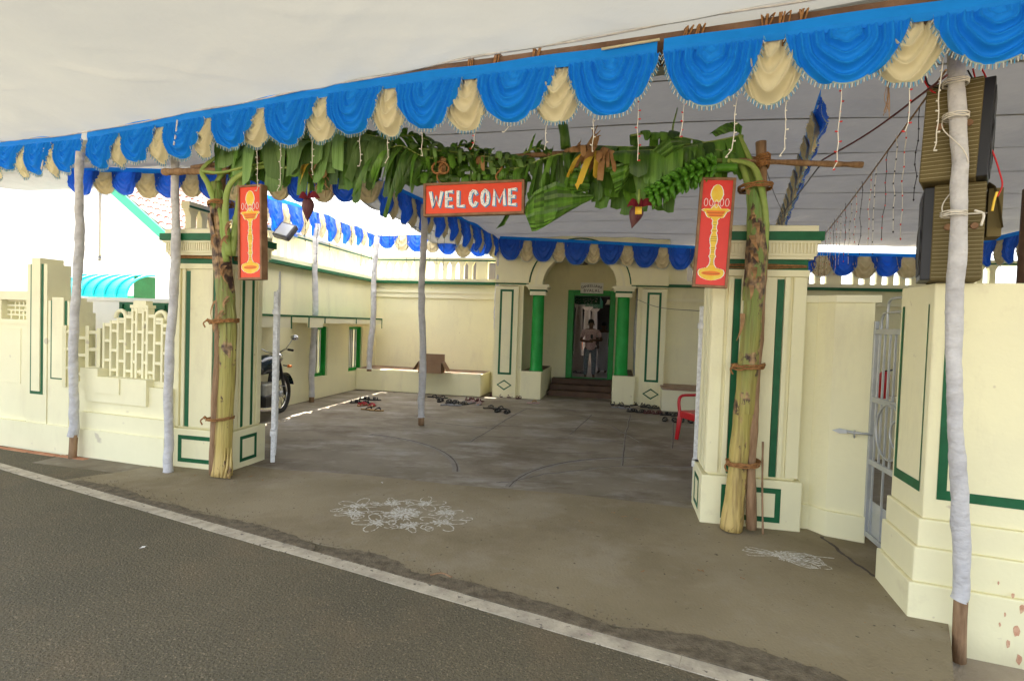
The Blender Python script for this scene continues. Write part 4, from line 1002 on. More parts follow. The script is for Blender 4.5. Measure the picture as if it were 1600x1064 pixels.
for label, bp, z0, tp, rr, wh, sd in (
    ('white wrapped pole in front of the barred window of the side wall', (487, 628), 0, (495, 350), .055, .10, 3),
    ('slanting white wrapped pole standing on the left end of the bench', (577, 580), .485, (589, 370), .060, .05, 4),
    ('smooth grey wrapped pole standing alone in the middle of the court', (658, 664), 0, (662, 320), .052, .12, 5),
    ('white wrapped pole at the right end of the bench beside the temple pier', (776, 619), 0, (778, 378), .062, 0, 6),
    ('white wrapped pole in front of the right temple pedestal', (992, 630), 0, (1000, 385), .062, 0, 7)):
    q = gnd(*bp, z0); pole(label, q, ptop(q, *tp), rr, wh, lean_seed=sd, wr=wrap)
q = LWL.w(LWL.at(113, 700, -.13)[0], -.13, -.03); pole('white wrapped pole with a brown wooden foot on the laterite kerb at the far left', q, ptop(q, 125, 238), .044, .26, lean_seed=1)
q = gnd(262, 737, 0); tp = ptop(q, 276, 192); tp.y += .16; tp.x -= .09; pole('grey white wrapped pole against the left gate pillar', q, tp, .043, 0, lean_seed=2)
q = gnd(1498, 1033, -.15)
pp_ = pole('large white wrapped pole with bare wooden foot tied to the speakers', q, ptop(q, 1493, 60), .037, .34, lean_seed=0, r_top=.037)
q = gnd(1232, 560, 0); r_ = Vector((3.55, 8.4, 0)); pole('grey wrapped pole rising behind the right gate pillar', r_, (3.6, 8.4, 3.5), .05, 0, lean_seed=9)
q = Fr(*Vector((5.2, 5.6)), 0); MB().tube([(0, 0, 0), (.02, 0, 3.3)], .06, 8).build('dark_post', woodd, None, label='dark bare post behind the wall right of the speakers', cat='post', loc=(5.35, 5.75, -.1))

# ------------------------------------------------------------------ banana gateway
def G(px, py, d=0): u, z = GTL.at(px, py, d); return Vector((u, d, z))
def gt(name, label, cat, group=None): return thing(name, label, cat, GTL, group)
BLt = gt('banana_tree', 'cut banana stem with scorched brown bark tied before the left gate pillar', 'banana tree', 'banana stems of the gateway')
BRt = gt('banana_tree', 'cut banana stem with fruit bunch tied before the right gate pillar', 'banana tree', 'banana stems of the gateway')
def trunk(par, pp, rr, m):
    P = smooth([G(*p) for p in pp], 60); n = len(P); tab = [(i/(len(rr)-1), r) for i, r in enumerate(rr)]
    R_ = [lerp_tab(tab, i/(n-1))*(1+.03*math.sin(i*.9)) for i in range(n)]
    b = MB(); b.tube(P, R_, 22)
    for i in range(60*22):
        k, j = divmod(i, 22); ax = P[k]; v = Vector(b.v[i]); w_ = 1+.05*math.sin(j*.857+k*.05)+.035*math.sin(j*2*.857+1)+.02*math.sin(k*.8+j); b.v[i] = tuple(ax+(v-ax)*w_)
    o = b.build('trunk', m, par); return P
PLp = trunk(BLt, [(347, 742, -.02), (350, 680, -.01), (355, 600, 0), (358, 520, 0), (354, 460, 0), (348, 405, 0), (345, 365, 0), (341, 320, 0), (338, 285, 0)], [.094, .076, .072, .072, .077, .082, .080, .072, .05], trunkL_m)
PRp = trunk(BRt, [(1142, 827, -.02), (1150, 760, -.01), (1158, 680, 0), (1166, 600, 0), (1172, 520, 0), (1178, 440, 0), (1183, 370, 0), (1182, 320, 0), (1175, 285, 0)], [.086, .073, .063, .061, .065, .070, .072, .068, .052], trunkR_m)
def sheath(par, P, i0, i1, r, a0, span, m):
    b = MB(); n = 10; k = i1-i0; rows = []
    for i in range(i0, i1):
        f = (i-i0)/max(1, k-1); sp = span*(1-.55*f**3); e = r+.004+.003*math.sin(i*1.1)
        rows.append([P[i]+Vector((math.cos(R(a0+sp*(j/n-.5)))*(e+.008*(j in (0, n))*f), math.sin(R(a0+sp*(j/n-.5)))*(e+.012*(j in (0, n))*f), 0)) for j in range(n+1)])
    for x, y in zip(rows, rows[1:]):
        for j in range(n): b.quad(x[j], x[j+1], y[j+1], y[j], smooth=True)
    return b.build('sheath', m, par)
sheath(BLt, PLp, 1, 34, .077, -70, 150, trunkL_m); sheath(BLt, PLp, 20, 50, .088, -120, 110, trunkL_m); sheath(BLt, PLp, 28, 57, .088, -40, 90, trunkL_m)
sheath(BRt, PRp, 2, 36, .069, -110, 150, trunkR_m); sheath(BRt, PRp, 18, 48, .076, -50, 120, trunkR_m); sheath(BRt, PRp, 34, 57, .078, -120, 100, trunkR_m)
def peelstrip(par, px, py, l, m, d=-.09):
    p = G(px, py, d); n = 7; b = MB(); w_ = random.uniform(.012, .03); dx = random.uniform(-.5, .5)
    for i in range(n-1):
        f0, f1 = i/n, (i+1)/n; q = lambda f: p+Vector((dx*l*f*f, -.05*math.sin(f*3), -l*f)); b.quad(q(f0)-Vector((w_*(1-f0), 0, 0)), q(f0)+Vector((w_*(1-f0), 0, 0)), q(f1)+Vector((w_*(1-f1), 0, 0)), q(f1)-Vector((w_*(1-f1), 0, 0)), smooth=True)
    b.build('bark_strip', m, par)
for i in range(14): peelstrip(BLt, random.uniform(333, 360), random.uniform(345, 500), random.uniform(.06, .2), leafd)
for i in range(8): peelstrip(BRt, random.uniform(1172, 1192), random.uniform(300, 460), random.uniform(.05, .15), leafd)
peelstrip(BRt, 1160, 490, .25, leafd); peelstrip(BLt, 336, 470, .22, leafd)
# split foot
for s in range(6):
    p = G(332+s*5, 742, -.1); MB().tube([(p.x, p.y, .01), (p.x+random.uniform(-.01, .01), p.y+.02, .12), (p.x, p.y+.035, .3)], [.02, .014, .004], 6).build('split_sheath', trunkL_m, BLt)
def petiole(par, pts, r0, r1, m=rib, name='leaf_stalk'):
    P = smooth([G(*p) for p in pts], 26); n = len(P); return MB().tube(P, [r0+(r1-r0)*i/(n-1) for i in range(n)], 10, squash=.7).build(name, m, par)
petiole(BLt, [(352, 410, -.04), (344, 340, -.05), (326, 290, -.05), (318, 262, -.03), (372, 225, 0)], .045, .016)
petiole(BLt, [(358, 400, -.04), (352, 330, -.07), (362, 285, -.09), (405, 262, -.08), (450, 262, -.06)], .042, .014)
petiole(BLt, [(362, 400, -.02), (370, 340, -.03), (376, 290, -.03), (372, 250, 0), (400, 215, .04)], .040, .014)
petiole(BLt, [(318, 268, -.06), (345, 270, -.09), (380, 262, -.1), (430, 250, -.08)], .022, .014)
petiole(BLt, [(345, 395, -.03), (335, 320, -.02), (345, 275, .03), (400, 240, .06)], .045, .016)
petiole(BRt, [(1190, 430, .0), (1196, 350, -.05), (1188, 290, -.07), (1170, 256, -.07), (1100, 251, -.06), (1045, 250, -.03)], .032, .014)
petiole(BRt, [(1182, 380, 0), (1190, 300, 0), (1172, 250, 0), (1155, 210, .02)], .04, .012)
petiole(BRt, [(1178, 300, .02), (1165, 262, .04), (1120, 243, .05), (1060, 232, .05)], .035, .012)
petiole(BRt, [(1172, 300, -.03), (1160, 262, -.03), (1140, 244, 0), (1090, 232, .02)], .03, .012)
def leaf(par, pts, hang, n, m=leafm, back=True, spread=(15, -35), seed=0, taper=.35, drift=.0, tear=.18, ribm=rib, rr=.011, name='leaf', down=1.0, tipcut=True):
    """a torn banana leaf: midrib with blades hanging from it"""
    rnd = random.Random(seed+91); P = smooth([G(*p) for p in pts], n+1); b = MB()
    n = max(2, int(n*.95)); P = smooth([G(*p) for p in pts], n+1)
    for side in ((-1, 1) if back else (-1,)):
        for i in range(n):
            if rnd.random() < tear*.35: continue
            a, c = P[i], P[i+1]; t = (c-a).normalized(); w_ = (c-a)
            f = i/n; Lh = hang*(.55+.45*math.sin(math.pi*min(1, f*1.0+taper*.5)))*rnd.uniform(.62, 1.18)
            th = R(rnd.uniform(spread[1], spread[0])); ph_ = rnd.uniform(-.25, .25)+drift; segs = 7; p0 = a-w_*rnd.uniform(-.06, .15); p1 = c+w_*(.08-rnd.random()*tear*1.8); tws = rnd.uniform(-.014, .014)
            rows = []; q0, q1 = p0.copy(), p1.copy(); stepL = Lh/segs; bend = rnd.uniform(.22, .5)*down; tw = rnd.uniform(-.05, .05)
            for k in range(segs+1):
                rows.append((q0.copy(), (q0+q1)/2+Vector((0, side*.004, .004)), q1.copy()))
                dirv = Vector((0, side*math.cos(th), math.sin(th)))+t*ph_; dirv.normalize()
                q0 += dirv*stepL+t*tw*.02; q1 += dirv*stepL-t*tw*.02+Vector((0, rnd.uniform(-.003, .003)+tws, rnd.uniform(-.003, .003)))
                if k > segs*.6: q0 = q0.lerp(q1, .04); q1 = q1.lerp(q0, .04)
                th = max(R(-89), th-bend)
            if tipcut: rows[-1] = (rows[-1][0]+Vector((0, 0, rnd.uniform(-.01, .03))), rows[-1][1]+Vector((0, 0, rnd.uniform(-.02, .01))), rows[-1][2]+Vector((0, 0, rnd.uniform(-.01, .05))))
            i0 = len(b.v)
            for r3 in rows: b.v += [tuple(x) for x in r3]
            for k in range(segs):
                for j in range(2): o_ = i0+k*3+j; b.f.append((o_, o_+3, o_+4, o_+1)); b.m.append(0); b.sm.append(True)
    lo = b.build(name, m, par)
    MB().tube(P, [rr*(1-.6*i/len(P)) for i in range(len(P))], 7, squash=.8).build('midrib', ribm, lo)
    return lo
# left stem's leaves laid along the bar
for k, a in enumerate([
    dict(pts=[(352, 232, -.05), (400, 222, -.08), (450, 220, -.1), (500, 222, -.1), (560, 225, -.08)], hang=.42, n=11, m=leafu, back=False, spread=(-25, -70), tear=.1),
    dict(pts=[(345, 225, .02), (400, 212, .02), (470, 215, .02), (540, 222, .02)], hang=.48, n=13, m=leafm, spread=(-10, -60)),
    dict(pts=[(370, 240, .1), (430, 232, .12), (500, 235, .12), (590, 240, .1)], hang=.46, n=16, m=leafm, spread=(-20, -70)),
    dict(pts=[(338, 222, -.03), (380, 212, -.06), (420, 205, -.04), (470, 208, 0)], hang=.30, n=9, m=leafm, back=False, spread=(10, -60)),
    dict(pts=[(500, 210, -.06), (535, 205, -.09), (580, 212, -.09), (615, 222, -.08)], hang=.50, n=8, m=leafu, back=False, spread=(-30, -70), tear=.06),
    dict(pts=[(480, 225, -.03), (530, 222, -.04), (580, 228, -.05), (630, 238, -.03)], hang=.55, n=12, m=leafm, spread=(-40, -85)),
    dict(pts=[(560, 215, 0), (600, 222, .0), (640, 235, .02), (690, 250, .02)], hang=.52, n=17, m=leafu, spread=(0, -80), drift=-.1),
    dict(pts=[(590, 238, -.08), (625, 228, -.1), (650, 240, -.1), (672, 252, -.08)], hang=.58, n=12, m=leafm, back=False, spread=(0, -60), drift=-.25, tear=.3),
    dict(pts=[(640, 225, .05), (690, 236, .04), (750, 240, .03), (830, 246, .02)], hang=.26, n=26, m=leafm, spread=(70, -60)),
    dict(pts=[(655, 250, -.07), (700, 246, -.08), (740, 250, -.08), (790, 256, -.07)], hang=.20, n=22, m=leafm, spread=(60, -50), drift=.3, tear=.3),
    dict(pts=[(670, 262, -.05), (720, 262, -.06), (780, 264, -.06), (820, 262, -.05)], hang=.15, n=18, m=leafm, spread=(80, -40), drift=-.3, tear=.3),
    dict(pts=[(690, 240, .0), (725, 228, 0), (760, 238, 0)], hang=.16, n=12, m=leafm, spread=(85, -10), drift=.5),
    dict(pts=[(640, 268, -.03), (700, 272, .0), (760, 274, 0), (826, 272, -.03)], hang=.16, n=16, m=leafm, spread=(20, -60), tear=.2),
    dict(pts=[(650, 232, -.02), (710, 238, -.03), (770, 246, -.04), (835, 252, -.04)], hang=.24, n=20, m=leafu, spread=(60, -70), tear=.3, drift=.2),
    dict(pts=[(420, 205, .05), (470, 200, .06), (540, 203, .06), (620, 212, .05)], hang=.30, n=16, m=leafm, spread=(30, -50)),
    dict(pts=[(610, 215, 0), (650, 212, 0), (680, 225, 0)], hang=.18, n=10, m=leafm, spread=(60, -10), drift=.6)]):
    leaf(BLt, seed=k, **a)
for k, a in enumerate([
    dict(pts=[(1160, 212, .05), (1110, 222, .03), (1050, 228, .02), (990, 230, .02), (930, 228, .02)], hang=.46, n=14, m=leafm, spread=(-10, -65), tear=.1),
    dict(pts=[(1090, 228, -.06), (1040, 234, -.08), (985, 236, -.09), (930, 240, -.08)], hang=.30, n=7, m=leafm, back=False, spread=(-5, -50), tear=.04),
    dict(pts=[(1075, 245, .06), (1030, 250, .05), (980, 250, .05), (915, 262, .04)], hang=.42, n=9, m=leafm, spread=(-35, -80), tear=.06),
    dict(pts=[(1040, 250, 0), (1000, 256, 0), (950, 262, 0), (905, 268, 0)], hang=.40, n=8, m=leafm, spread=(-50, -85), tear=.05),
    dict(pts=[(1150, 240, .02), (1120, 235, .0), (1080, 232, 0), (1040, 235, 0)], hang=.30, n=9, m=leafm, spread=(10, -60)),
    dict(pts=[(935, 240, -.03), (895, 238, -.05), (850, 248, -.06), (815, 262, -.06), (770, 272, -.04)], hang=.42, n=24, m=leafm, spread=(-20, -80), tear=.35, drift=.1),
    dict(pts=[(930, 235, .05), (880, 240, .04), (840, 252, .04), (790, 265, .03)], hang=.34, n=22, m=leafu, spread=(0, -80), tear=.3),
    dict(pts=[(1050, 214, .02), (1052, 195, .02), (1058, 172, .02)], hang=.10, n=6, m=leafm, spread=(60, 10)),
    dict(pts=[(985, 212, .03), (1020, 208, .02), (1060, 214, .02), (1100, 222, .02)], hang=.20, n=8, m=leafm, spread=(30, -40)),
    dict(pts=[(818, 240, 0), (840, 232, 0), (862, 240, 0)], hang=.16, n=8, m=leafm, spread=(80, 0), drift=.4)]):
    leaf(BRt, seed=40+k, **a)
def blade(par, c, m=leafm, name='leaf', nx=10, thick=0.0, seed=0):
    """an untorn blade: c = rows of px points (left edge, midrib, right edge) down its length"""
    b = MB(); rnd = random.Random(seed); rows = [[G(*p) for p in r] for r in c]; n = len(rows); k = len(rows[0])
    cols = [smooth([rows[i][j] for i in range(n)], 16) for j in range(k)]
    for j in range(k-1):
        for i in range(15):
            a, q, s, t = cols[j][i], cols[j+1][i], cols[j+1][i+1], cols[j][i+1]; e = Vector((0, .007*math.sin(i*1.9), 0)); e2 = Vector((0, .007*math.sin(i*1.9+1.9), 0)); b.quad(a+e, q+e, s+e2, t+e2, smooth=True)
    lo = b.build(name, m, par); return lo
# big untorn blade right of the sign, its pleats visible
lo = blade(BRt, [[(822, 318, -.12), (835, 300, -.16), (850, 292, -.12), (868, 284, -.14), (888, 290, -.10), (905, 300, -.06)],
            [(820, 332, -.13), (834, 322, -.17), (850, 318, -.13), (872, 314, -.16), (895, 312, -.11), (928, 308, -.06)],
            [(825, 346, -.13), (836, 345, -.16), (850, 344, -.13), (868, 338, -.15), (885, 330, -.11), (905, 322, -.07)],
            [(831, 362, -.12), (838, 361, -.14), (848, 356, -.12), (858, 350, -.13), (868, 344, -.10), (880, 336, -.08)]])
blade(BRt, [[(888, 270, -.10), (900, 262, -.15), (915, 266, -.12)], [(882, 288, -.11), (904, 290, -.18), (922, 292, -.12)], [(902, 305, -.12), (912, 300, -.15), (918, 300, -.11)]])
blade(BRt, [[(950, 262, -.12), (985, 250, -.14), (1000, 225, -.1)], [(958, 285, -.13), (975, 278, -.16), (992, 255, -.12)], [(962, 305, -.11), (968, 300, -.12), (975, 290, -.1)]])
blade(BRt, [[(1020, 235, -.12), (1045, 212, -.1), (1066, 215, -.08)], [(1035, 244, -.15), (1052, 232, -.14), (1068, 228, -.1)], [(1048, 252, -.13), (1056, 246, -.12), (1062, 240, -.1)]])
blade(BRt, [[(1105, 212, .0), (1112, 208, 0), (1118, 214, 0)], [(1130, 195, .02), (1136, 200, .0), (1145, 206, 0)], [(1150, 190, .02), (1160, 198, .0), (1158, 210, 0)]])
blade(BLt, [[(788, 352, -.04), (800, 330, -.05), (795, 325, -.04)], [(775, 358, -.04), (785, 345, -.06), (790, 335, -.04)]], m=leafm)
# upright cut stub and dry brown leaf
b = MB(); b.tube([G(884, 232, 0), G(882, 210, 0), (G(879, 194, 0))], [.045, .04, .042], 10); b.build('cut_stub', leafm, BRt)
for k, (px, py, m) in enumerate([(920, 232, leafd), (928, 240, leafd), (938, 235, leafd), (900, 236, leafd), (915, 245, leafy), (925, 240, leafy), (932, 250, leafd), (945, 238, leafd), (910, 240, leafd)]):
    lf = leaf(BRt, [(px, py, -.10), (px+6, py-4, -.12), (px+14, py-2, -.12)], .22+.1*random.random(), 2, m=m, back=False, spread=(30, -60), seed=70+k, drift=-.5+.25*(k % 4), tear=0, name='dry_leaf' if m is leafd else 'yellow_leaf', ribm=leafd, rr=.005)
for k in range(6): petiole(BRt, [(915+3*k, 232, -.05), (925+k*2, 215, -.06), (935+random.uniform(-12, 6), 196+k*4, -.06)], .010, .003, leafd, 'dry_stalk')
blade(BRt, [[(878, 236, -.1), (880, 238, -.13)], [(900, 228, -.12), (902, 238, -.15)], [(928, 226, -.1), (930, 234, -.12)]], m=leafd, name='dry_leaf')
for k in range(5): petiole(BLt, [(478+k*4, 262, -.04), (490+k*6, 282, -.06), (500+random.uniform(-15, 25), 300+k*3, -.05)], .008, .002, leafd, 'dry_stalk')
for k, px in enumerate((472, 495, 688, 745)): leaf(BLt, [(px, 258 if k < 2 else 246, -.1), (px+12, 256 if k < 2 else 244, -.12)], .2, 2, m=leafd if k != 0 else leafy, back=False, spread=(0, -60), seed=90+k, tear=0, name='dry_leaf', ribm=leafd, rr=.004)
# fruit bunch with hands of green bananas
bn_ = smooth([G(1150, 262, -.10), G(1110, 264, -.14), G(1070, 280, -.17), (G(1030, 302, -.17)), G(1002, 318, -.16)], 30)
bo = MB().tube(bn_, [.035-.02*i/29 for i in range(30)], 10).build('fruit_bunch_stalk', fruit, BRt)
bp_ = smooth([(0, 0, 0), (.012, 0, -.03), (.012, 0, -.07), (0, 0, -.105)], 7)
bme = MB().tube(bp_, [.008, .015, .018, .018, .017, .013, .004], 7).data('banana', fruit)
rnd = random.Random(4)
for hnd in range(10):
    c = bn_[6+int(hnd*2.1)]; t = (bn_[min(29, 8+int(hnd*2.1))]-c).normalized()
    for row in range(2):
        for j in range(8):
            a = R(-150+j*43+row*20+rnd.uniform(-8, 8)); rad = Vector((0, math.cos(a), math.sin(a))); rad = (rad-t*rad.dot(t)).normalized()
            dirn = (rad*.7+t*.25+Vector((0, 0, .25))).normalized() if row else (rad*.8+t*.5).normalized()
            rotq = dirn.to_track_quat('-Z', 'X'); o = put('banana', bme, bo, loc=tuple(c+rad*.025+t*(row*.018)), scale=(1, 1, .95-.03*hnd)); o.rotation_euler = rotq.to_euler(); o.rotation_euler.x += rnd.uniform(-.25, .25); o.rotation_euler.y += rnd.uniform(-.25, .25)
def flower(label, top, L_, tilt, par_=None, flo=5):
    t = thing('banana_flower', label, 'banana flower', GTL, 'maroon banana flowers'); top = Vector(top)
    n = 14; P = [top+Vector((tilt*L_*i/n, 0, -L_*i/n)) for i in range(n+1)]; prof = [.012, .03, .043, .051, .055, .056, .054, .050, .045, .038, .031, .023, .015, .008, .002]
    MB().tube(P, prof, 16).build('bud', flowm, t)
    for s, l in ((1, .13), (-1, .09), (.4, .10)):
        b = MB()
        for i in range(6):
            f0, f1 = i/6, (i+1)/6; q = lambda f, e: top+Vector((s*l*f, -.02-.02*math.sin(f*3)+e*.5, -.02+.05*math.sin(f*2.5)-.03*f))+Vector((0, 0, e)); w0, w1 = .035*math.sin(math.pi*(f0*.8+.15)), .035*math.sin(math.pi*(f1*.8+.15))
            b.quad(q(f0, -w0), q(f0, w0), q(f1, w1), q(f1, -w1), smooth=True)
        b.build('bract', flowr, t)
    for s in range(flo): MB().tube([top+Vector((.01*s-.02, -.05, -.03)), top+Vector((.01*s-.02, -.07, -.09))], .006, 6).build('floret', yellow, t)
    MB().tube([top+Vector((0, 0, .12)), top], .012, 7).build('stalk', rib, t)
flower('maroon banana flower hanging below the left leaves beside the lamp board', G(482, 308, -.12), .23, -.03, flo=0)
flower('maroon banana flower hanging at the end of the green fruit bunch', G(998, 320, -.16), .19, -.25)
# timber of the gateway
def post(label, pts, r, m=wood, name='wooden_pole'):
    t = thing(name, label, 'pole', GTL, 'bare wooden poles of the gateway'); P = smooth([G(*p) for p in pts], 40); rnd = random.Random(len(label))
    MB().tube(P, [r*(1+.10*math.sin(i*.7)+.06*rnd.uniform(-1, 1)) for i in range(40)], 10).build('pole_stem', m, t); return t
post('bare wooden pole standing behind the left banana stem', [(333, 741, -.07), (334, 680, -.06), (338, 600, -.05), (342, 500, -.03), (345, 420, .02), (346, 360, .07), (346, 255, .08)], .036)
post('bare wooden pole standing right of the right banana stem', [(1174, 826, -.02), (1174, 720, -.02), (1180, 600, 0), (1188, 480, .03), (1192, 380, .05), (1189, 222, .06)], .038)
post('short wooden bar end sticking out left of the banana leaves', [(255, 269, -.02), (300, 268, -.01), (360, 267, 0)], .033)
post('wooden cross bar sticking out right above the pillar', [(1150, 252, .0), (1200, 253, 0), (1280, 256, 0), (1348, 258, 0)], .022)
post('long wooden cross bar hidden in the banana leaves', [(300, 262, .04), (500, 238, .04), (700, 250, .04), (900, 240, .04), (1190, 250, .04)], .022)
post('thin stick standing at the foot of the right pillar', [(1192, 835, -.03), (1191, 760, 0), (1192, 690, .03)], .008)
def tie(label, cx, cy, rx, px0=None, n=3, tail=True, d=-.02):
    c = G(cx, cy, d); t = MB()
    for i in range(n):
        P = [(c.x+rx*math.cos(R(a))*(1.02+.02*i), c.y+.12*math.sin(R(a)), c.z+(i-n/2)*.014+random.uniform(-.006, .006)+.01*math.cos(R(a))) for a in range(0, 361, 18)]; t.tube(P, .007, 6)
    if tail: t.tube(smooth([(c.x-rx, c.y-.06, c.z), (c.x-rx-.03, c.y-.08, c.z-.03), (c.x-rx-.01, c.y-.08, c.z-.07)], 8), .007, 5); t.lathe([(0, -.02), (.02, 0), (0, .02)], (c.x-rx, c.y-.06, c.z), 7)
    o = t.build('coir_rope_tie', rope, None, label=label, cat='rope', group='coir ropes'); o.location = GTL.p; o.rotation_euler = (0, 0, R(GTL.rz))
tie('coir rope knot halfway up the left banana stem', 350, 501, .135); tie('coir rope tie low on the left banana stem', 344, 652, .125, n=2)
tie('coir rope tie around the top of the left banana stem', 345, 318, .11, n=3, tail=False)
tie('coir rope tie halfway up the right banana stem and pole', 1169, 571, .115, n=3); tie('coir rope tie low on the right banana stem and pole', 1161, 721, .12, n=3)
tie('coir rope tie near the top of the right banana stem', 1180, 292, .12, n=3, tail=False); tie('thick coir rope lashing joining the cross bar and right pole', 1190, 254, .05, n=7, tail=False, d=.04)
# ------------------------------------------------------------------ boards
def board(name, label, cat, fr, w, h, dep, panel, fw=.022, grp=None):
    t = thing(name, label, cat, fr, grp)
    b = [(0, w, 0, dep, -fw, 0), (0, w, 0, dep, h, h+fw), (-fw, 0, 0, dep, -fw, h+fw), (w, w+fw, 0, dep, -fw, h+fw)]
    for q in b: bevel(bx('frame_batten', frame_w, t, *q), .003)
    bx('panel', panel, t, 0, w, .012, .02, 0, h); return t
u0, zz0 = GTL.at(661, 338, -.16); u1, _ = GTL.at(818, 338, -.16); zz1 = GTL.at(740, 287, -.16)[1]
WF = Fr(*GTL.w(u0+.02, -.16).to_2d(), -12.5, zz0+.02); ww, wh_ = u1-u0-.04, zz1-zz0-.03
t = board('welcome_sign', 'orange wooden framed board reading WELCOME hanging under banana leaves', 'sign', WF, ww, wh_, .06, redsign); t.location = WF.p; t.rotation_euler = (0, R(-1.0), R(-12.5))
GLY = {'W': [[(0, 1), (.24, 0), (.5, .72), (.76, 0), (1, 1)]], 'E': [[(.85, 1), (0, 1), (0, 0), (.85, 0)], [(0, .52), (.7, .52)]], 'L': [[(0, 1), (0, 0), (.85, 0)]],
       'C': [[(.9, .78), (.72, .97), (.45, 1), (.15, .85), (0, .5), (.15, .15), (.45, 0), (.72, .03), (.9, .22)]], 'O': [[(.45, 1), (.12, .85), (0, .5), (.12, .15), (.45, 0), (.78, .15), (.9, .5), (.78, .85), (.45, 1)]],
       'M': [[(0, 0), (.06, 1), (.5, .2), (.94, 1), (1, 0)]]}
x = ww*.05; lh = wh_*.52; zb = wh_*.24; ws = {'W': .145, 'E': .088, 'L': .088, 'C': .088, 'O': .088, 'M': .13}; sw = .026
for ch in 'WELCOME':
    w_ = ws[ch]*ww*.84
    for dx, dz, m, y0, y1, ww_ in ((.008, -.006, lblue, .0085, .0115, sw*1.18), (0, 0, lwhite, .004, .0083, sw)):
        b = MB()
        for st in GLY[ch]: b.stroke([(x+p[0]*w_+dx, zb+p[1]*lh+dz) for p in st], ww_, y0, y1)
        b.build('letter' if m is lwhite else 'letter_shadow', m, t)
    b = MB()
    for st in GLY[ch]:
        for p in subpath([(x+p[0]*w_, 0, zb+p[1]*lh) for p in st], 3+len(st)): b.lathe([(0, -.003), (.0045, 0), (0, .003)], (p.x+random.uniform(-.006, .006), .002, p.z+random.uniform(-.004, .004)), 6)
    b.build('bulb_holes', brownp, t, kind='stuff'); x += w_+.050*ww
# cords of the sign
for px in (688, 780): MB().tube(smooth([G(px, 288, -.14), G(px-5, 275, -.16), G(px+4, 262, -.14), G(px, 250, -.05)], 14), .008, 6).build('coir_lashing', rope, None, label='coir cord tying the %s end of the WELCOME board to the leaves' % ('left' if px < 700 else 'right'), cat='rope', group='coir ropes', loc=GTL.p, rot=(0, 0, R(GTL.rz)))
MB().tube(smooth([G(680+10*math.cos(a*.8)+a*1.4, 262+9*math.sin(a*.8), -.18) for a in range(14)], 50), .010, 6).build('coir_coil', rope, None, label='loose coil of coir rope above the letter W of the welcome board', cat='rope', group='coir ropes', loc=GTL.p, rot=(0, 0, R(GTL.rz)))
def lamp_print(t, w, h):
    """traditional oil lamp: half profile (r, z) in a unit of the board height"""
    prof = [(.00, .035), (.10, .04), (.24, .06), (.31, .085), (.33, .115), (.30, .14), (.18, .155), (.115, .16), (.07, .19), (.05, .225), (.06, .25), (.10, .27), (.065, .29), (.06, .33), (.085, .35), (.065, .37), (.10, .41), (.11, .44), (.085, .48), (.055, .50), (.09, .52), (.05, .54), (.05, .57), (.08, .59), (.06, .62), (.10, .64), (.20, .65), (.27, .70), (.36, .72), (.28, .735), (.12, .735), (.05, .77), (0, .78)]
    cx = w*.5; S = w*1.32; prof = [(r*.82 if (r < .125 and .16 < z < .63) else r, z) for r, z in prof]; zf = lambda z: z*h*.98+.01*h
    def poly(pr, e=0): return [(cx+(r*S+e), zf(z)) for r, z in pr]+[(cx-(r*S+e), zf(z)) for r, z in reversed(pr)]
    def strips(pr, e, y0, y1, name, m):
        b = MB()
        for (r0, z0), (r1, z1) in zip(pr, pr[1:]):
            if abs(z1-z0) < 1e-6: continue
            b.prism([(cx-r0*S-e, zf(z0)), (cx+r0*S+e, zf(z0)), (cx+r1*S+e, zf(z1)), (cx-r1*S-e, zf(z1))], y0, y1)
        b.build(name, m, t)
    strips(prof, .0055, .0105, .0118, 'lamp_outline', lwhite); strips([(r, z) for r, z in prof], -.001, .009, .0103, 'lamp_print', yellow)
    b = MB()
    for z, r in ((.10, .22), (.10, .0), (.60, .05), (.665, .20), (.69, .24), (.44, .09), (.42, .085), (.46, .085), (.19, .06), (.21, .05), (.23, .05), (.25, .05), (.31, .05), (.33, .05), (.55, .04), (.35, .06), (.27, .07), (.52, .06), (.575, .045)):
        if r: b.box(cx-r*S*.95, cx+r*S*.95, .0075, .0088, zf(z), zf(z)+.0022)
    b.build('lamp_lines', brownp, t, kind='stuff')
    b = MB(); n = 22
    pts = [(cx+S*.25*math.cos(2*math.pi*i/n), zf(.105)+h*.022*math.sin(2*math.pi*i/n)) for i in range(n)]; b.prism(pts, .0078, .0087); b.build('lamp_basin', orange, t)
    b = MB(); b.prism([(cx-S*.25, zf(.715)), (cx+S*.25, zf(.715)), (cx+S*.15, zf(.655)), (cx-S*.15, zf(.655))], .0078, .0087); b.build('lamp_bowl', orange, t)
    # finial and flames
    b = MB(); ft = [(0, .80), (.06, .80), (.12, .83), (.155, .87), (.14, .91), (.09, .95), (.03, .965), (0, .97)]
    strips(ft, .0055, .0105, .0118, 'finial_outline', lwhite); strips(ft, -.001, .009, .0103, 'finial_print', yellow)
    for i in (-2, -1, 0, 1, 2):
        fl = [(cx+i*S*.135+S*.046*math.cos(R(a)), zf(.795-(.015 if i == 0 else 0))+h*.036*math.sin(R(a))) for a in range(0, 360, 24)]
        b = MB(); b.stroke(fl, .0035, .0083, .0097, closed=True); b.build('flame_outline', lwhite, t)
    b = MB()
    for r, z in [(r, z) for r, z in prof[4:28] if r > .06]:
        for s in (-1, 1): b.lathe([(0, -.0035), (.0035, 0), (0, .0035)], (cx+s*(r*S+.008), .006, zf(z)), 6)
    b.build('bulb_holes', brownp, t, kind='stuff')
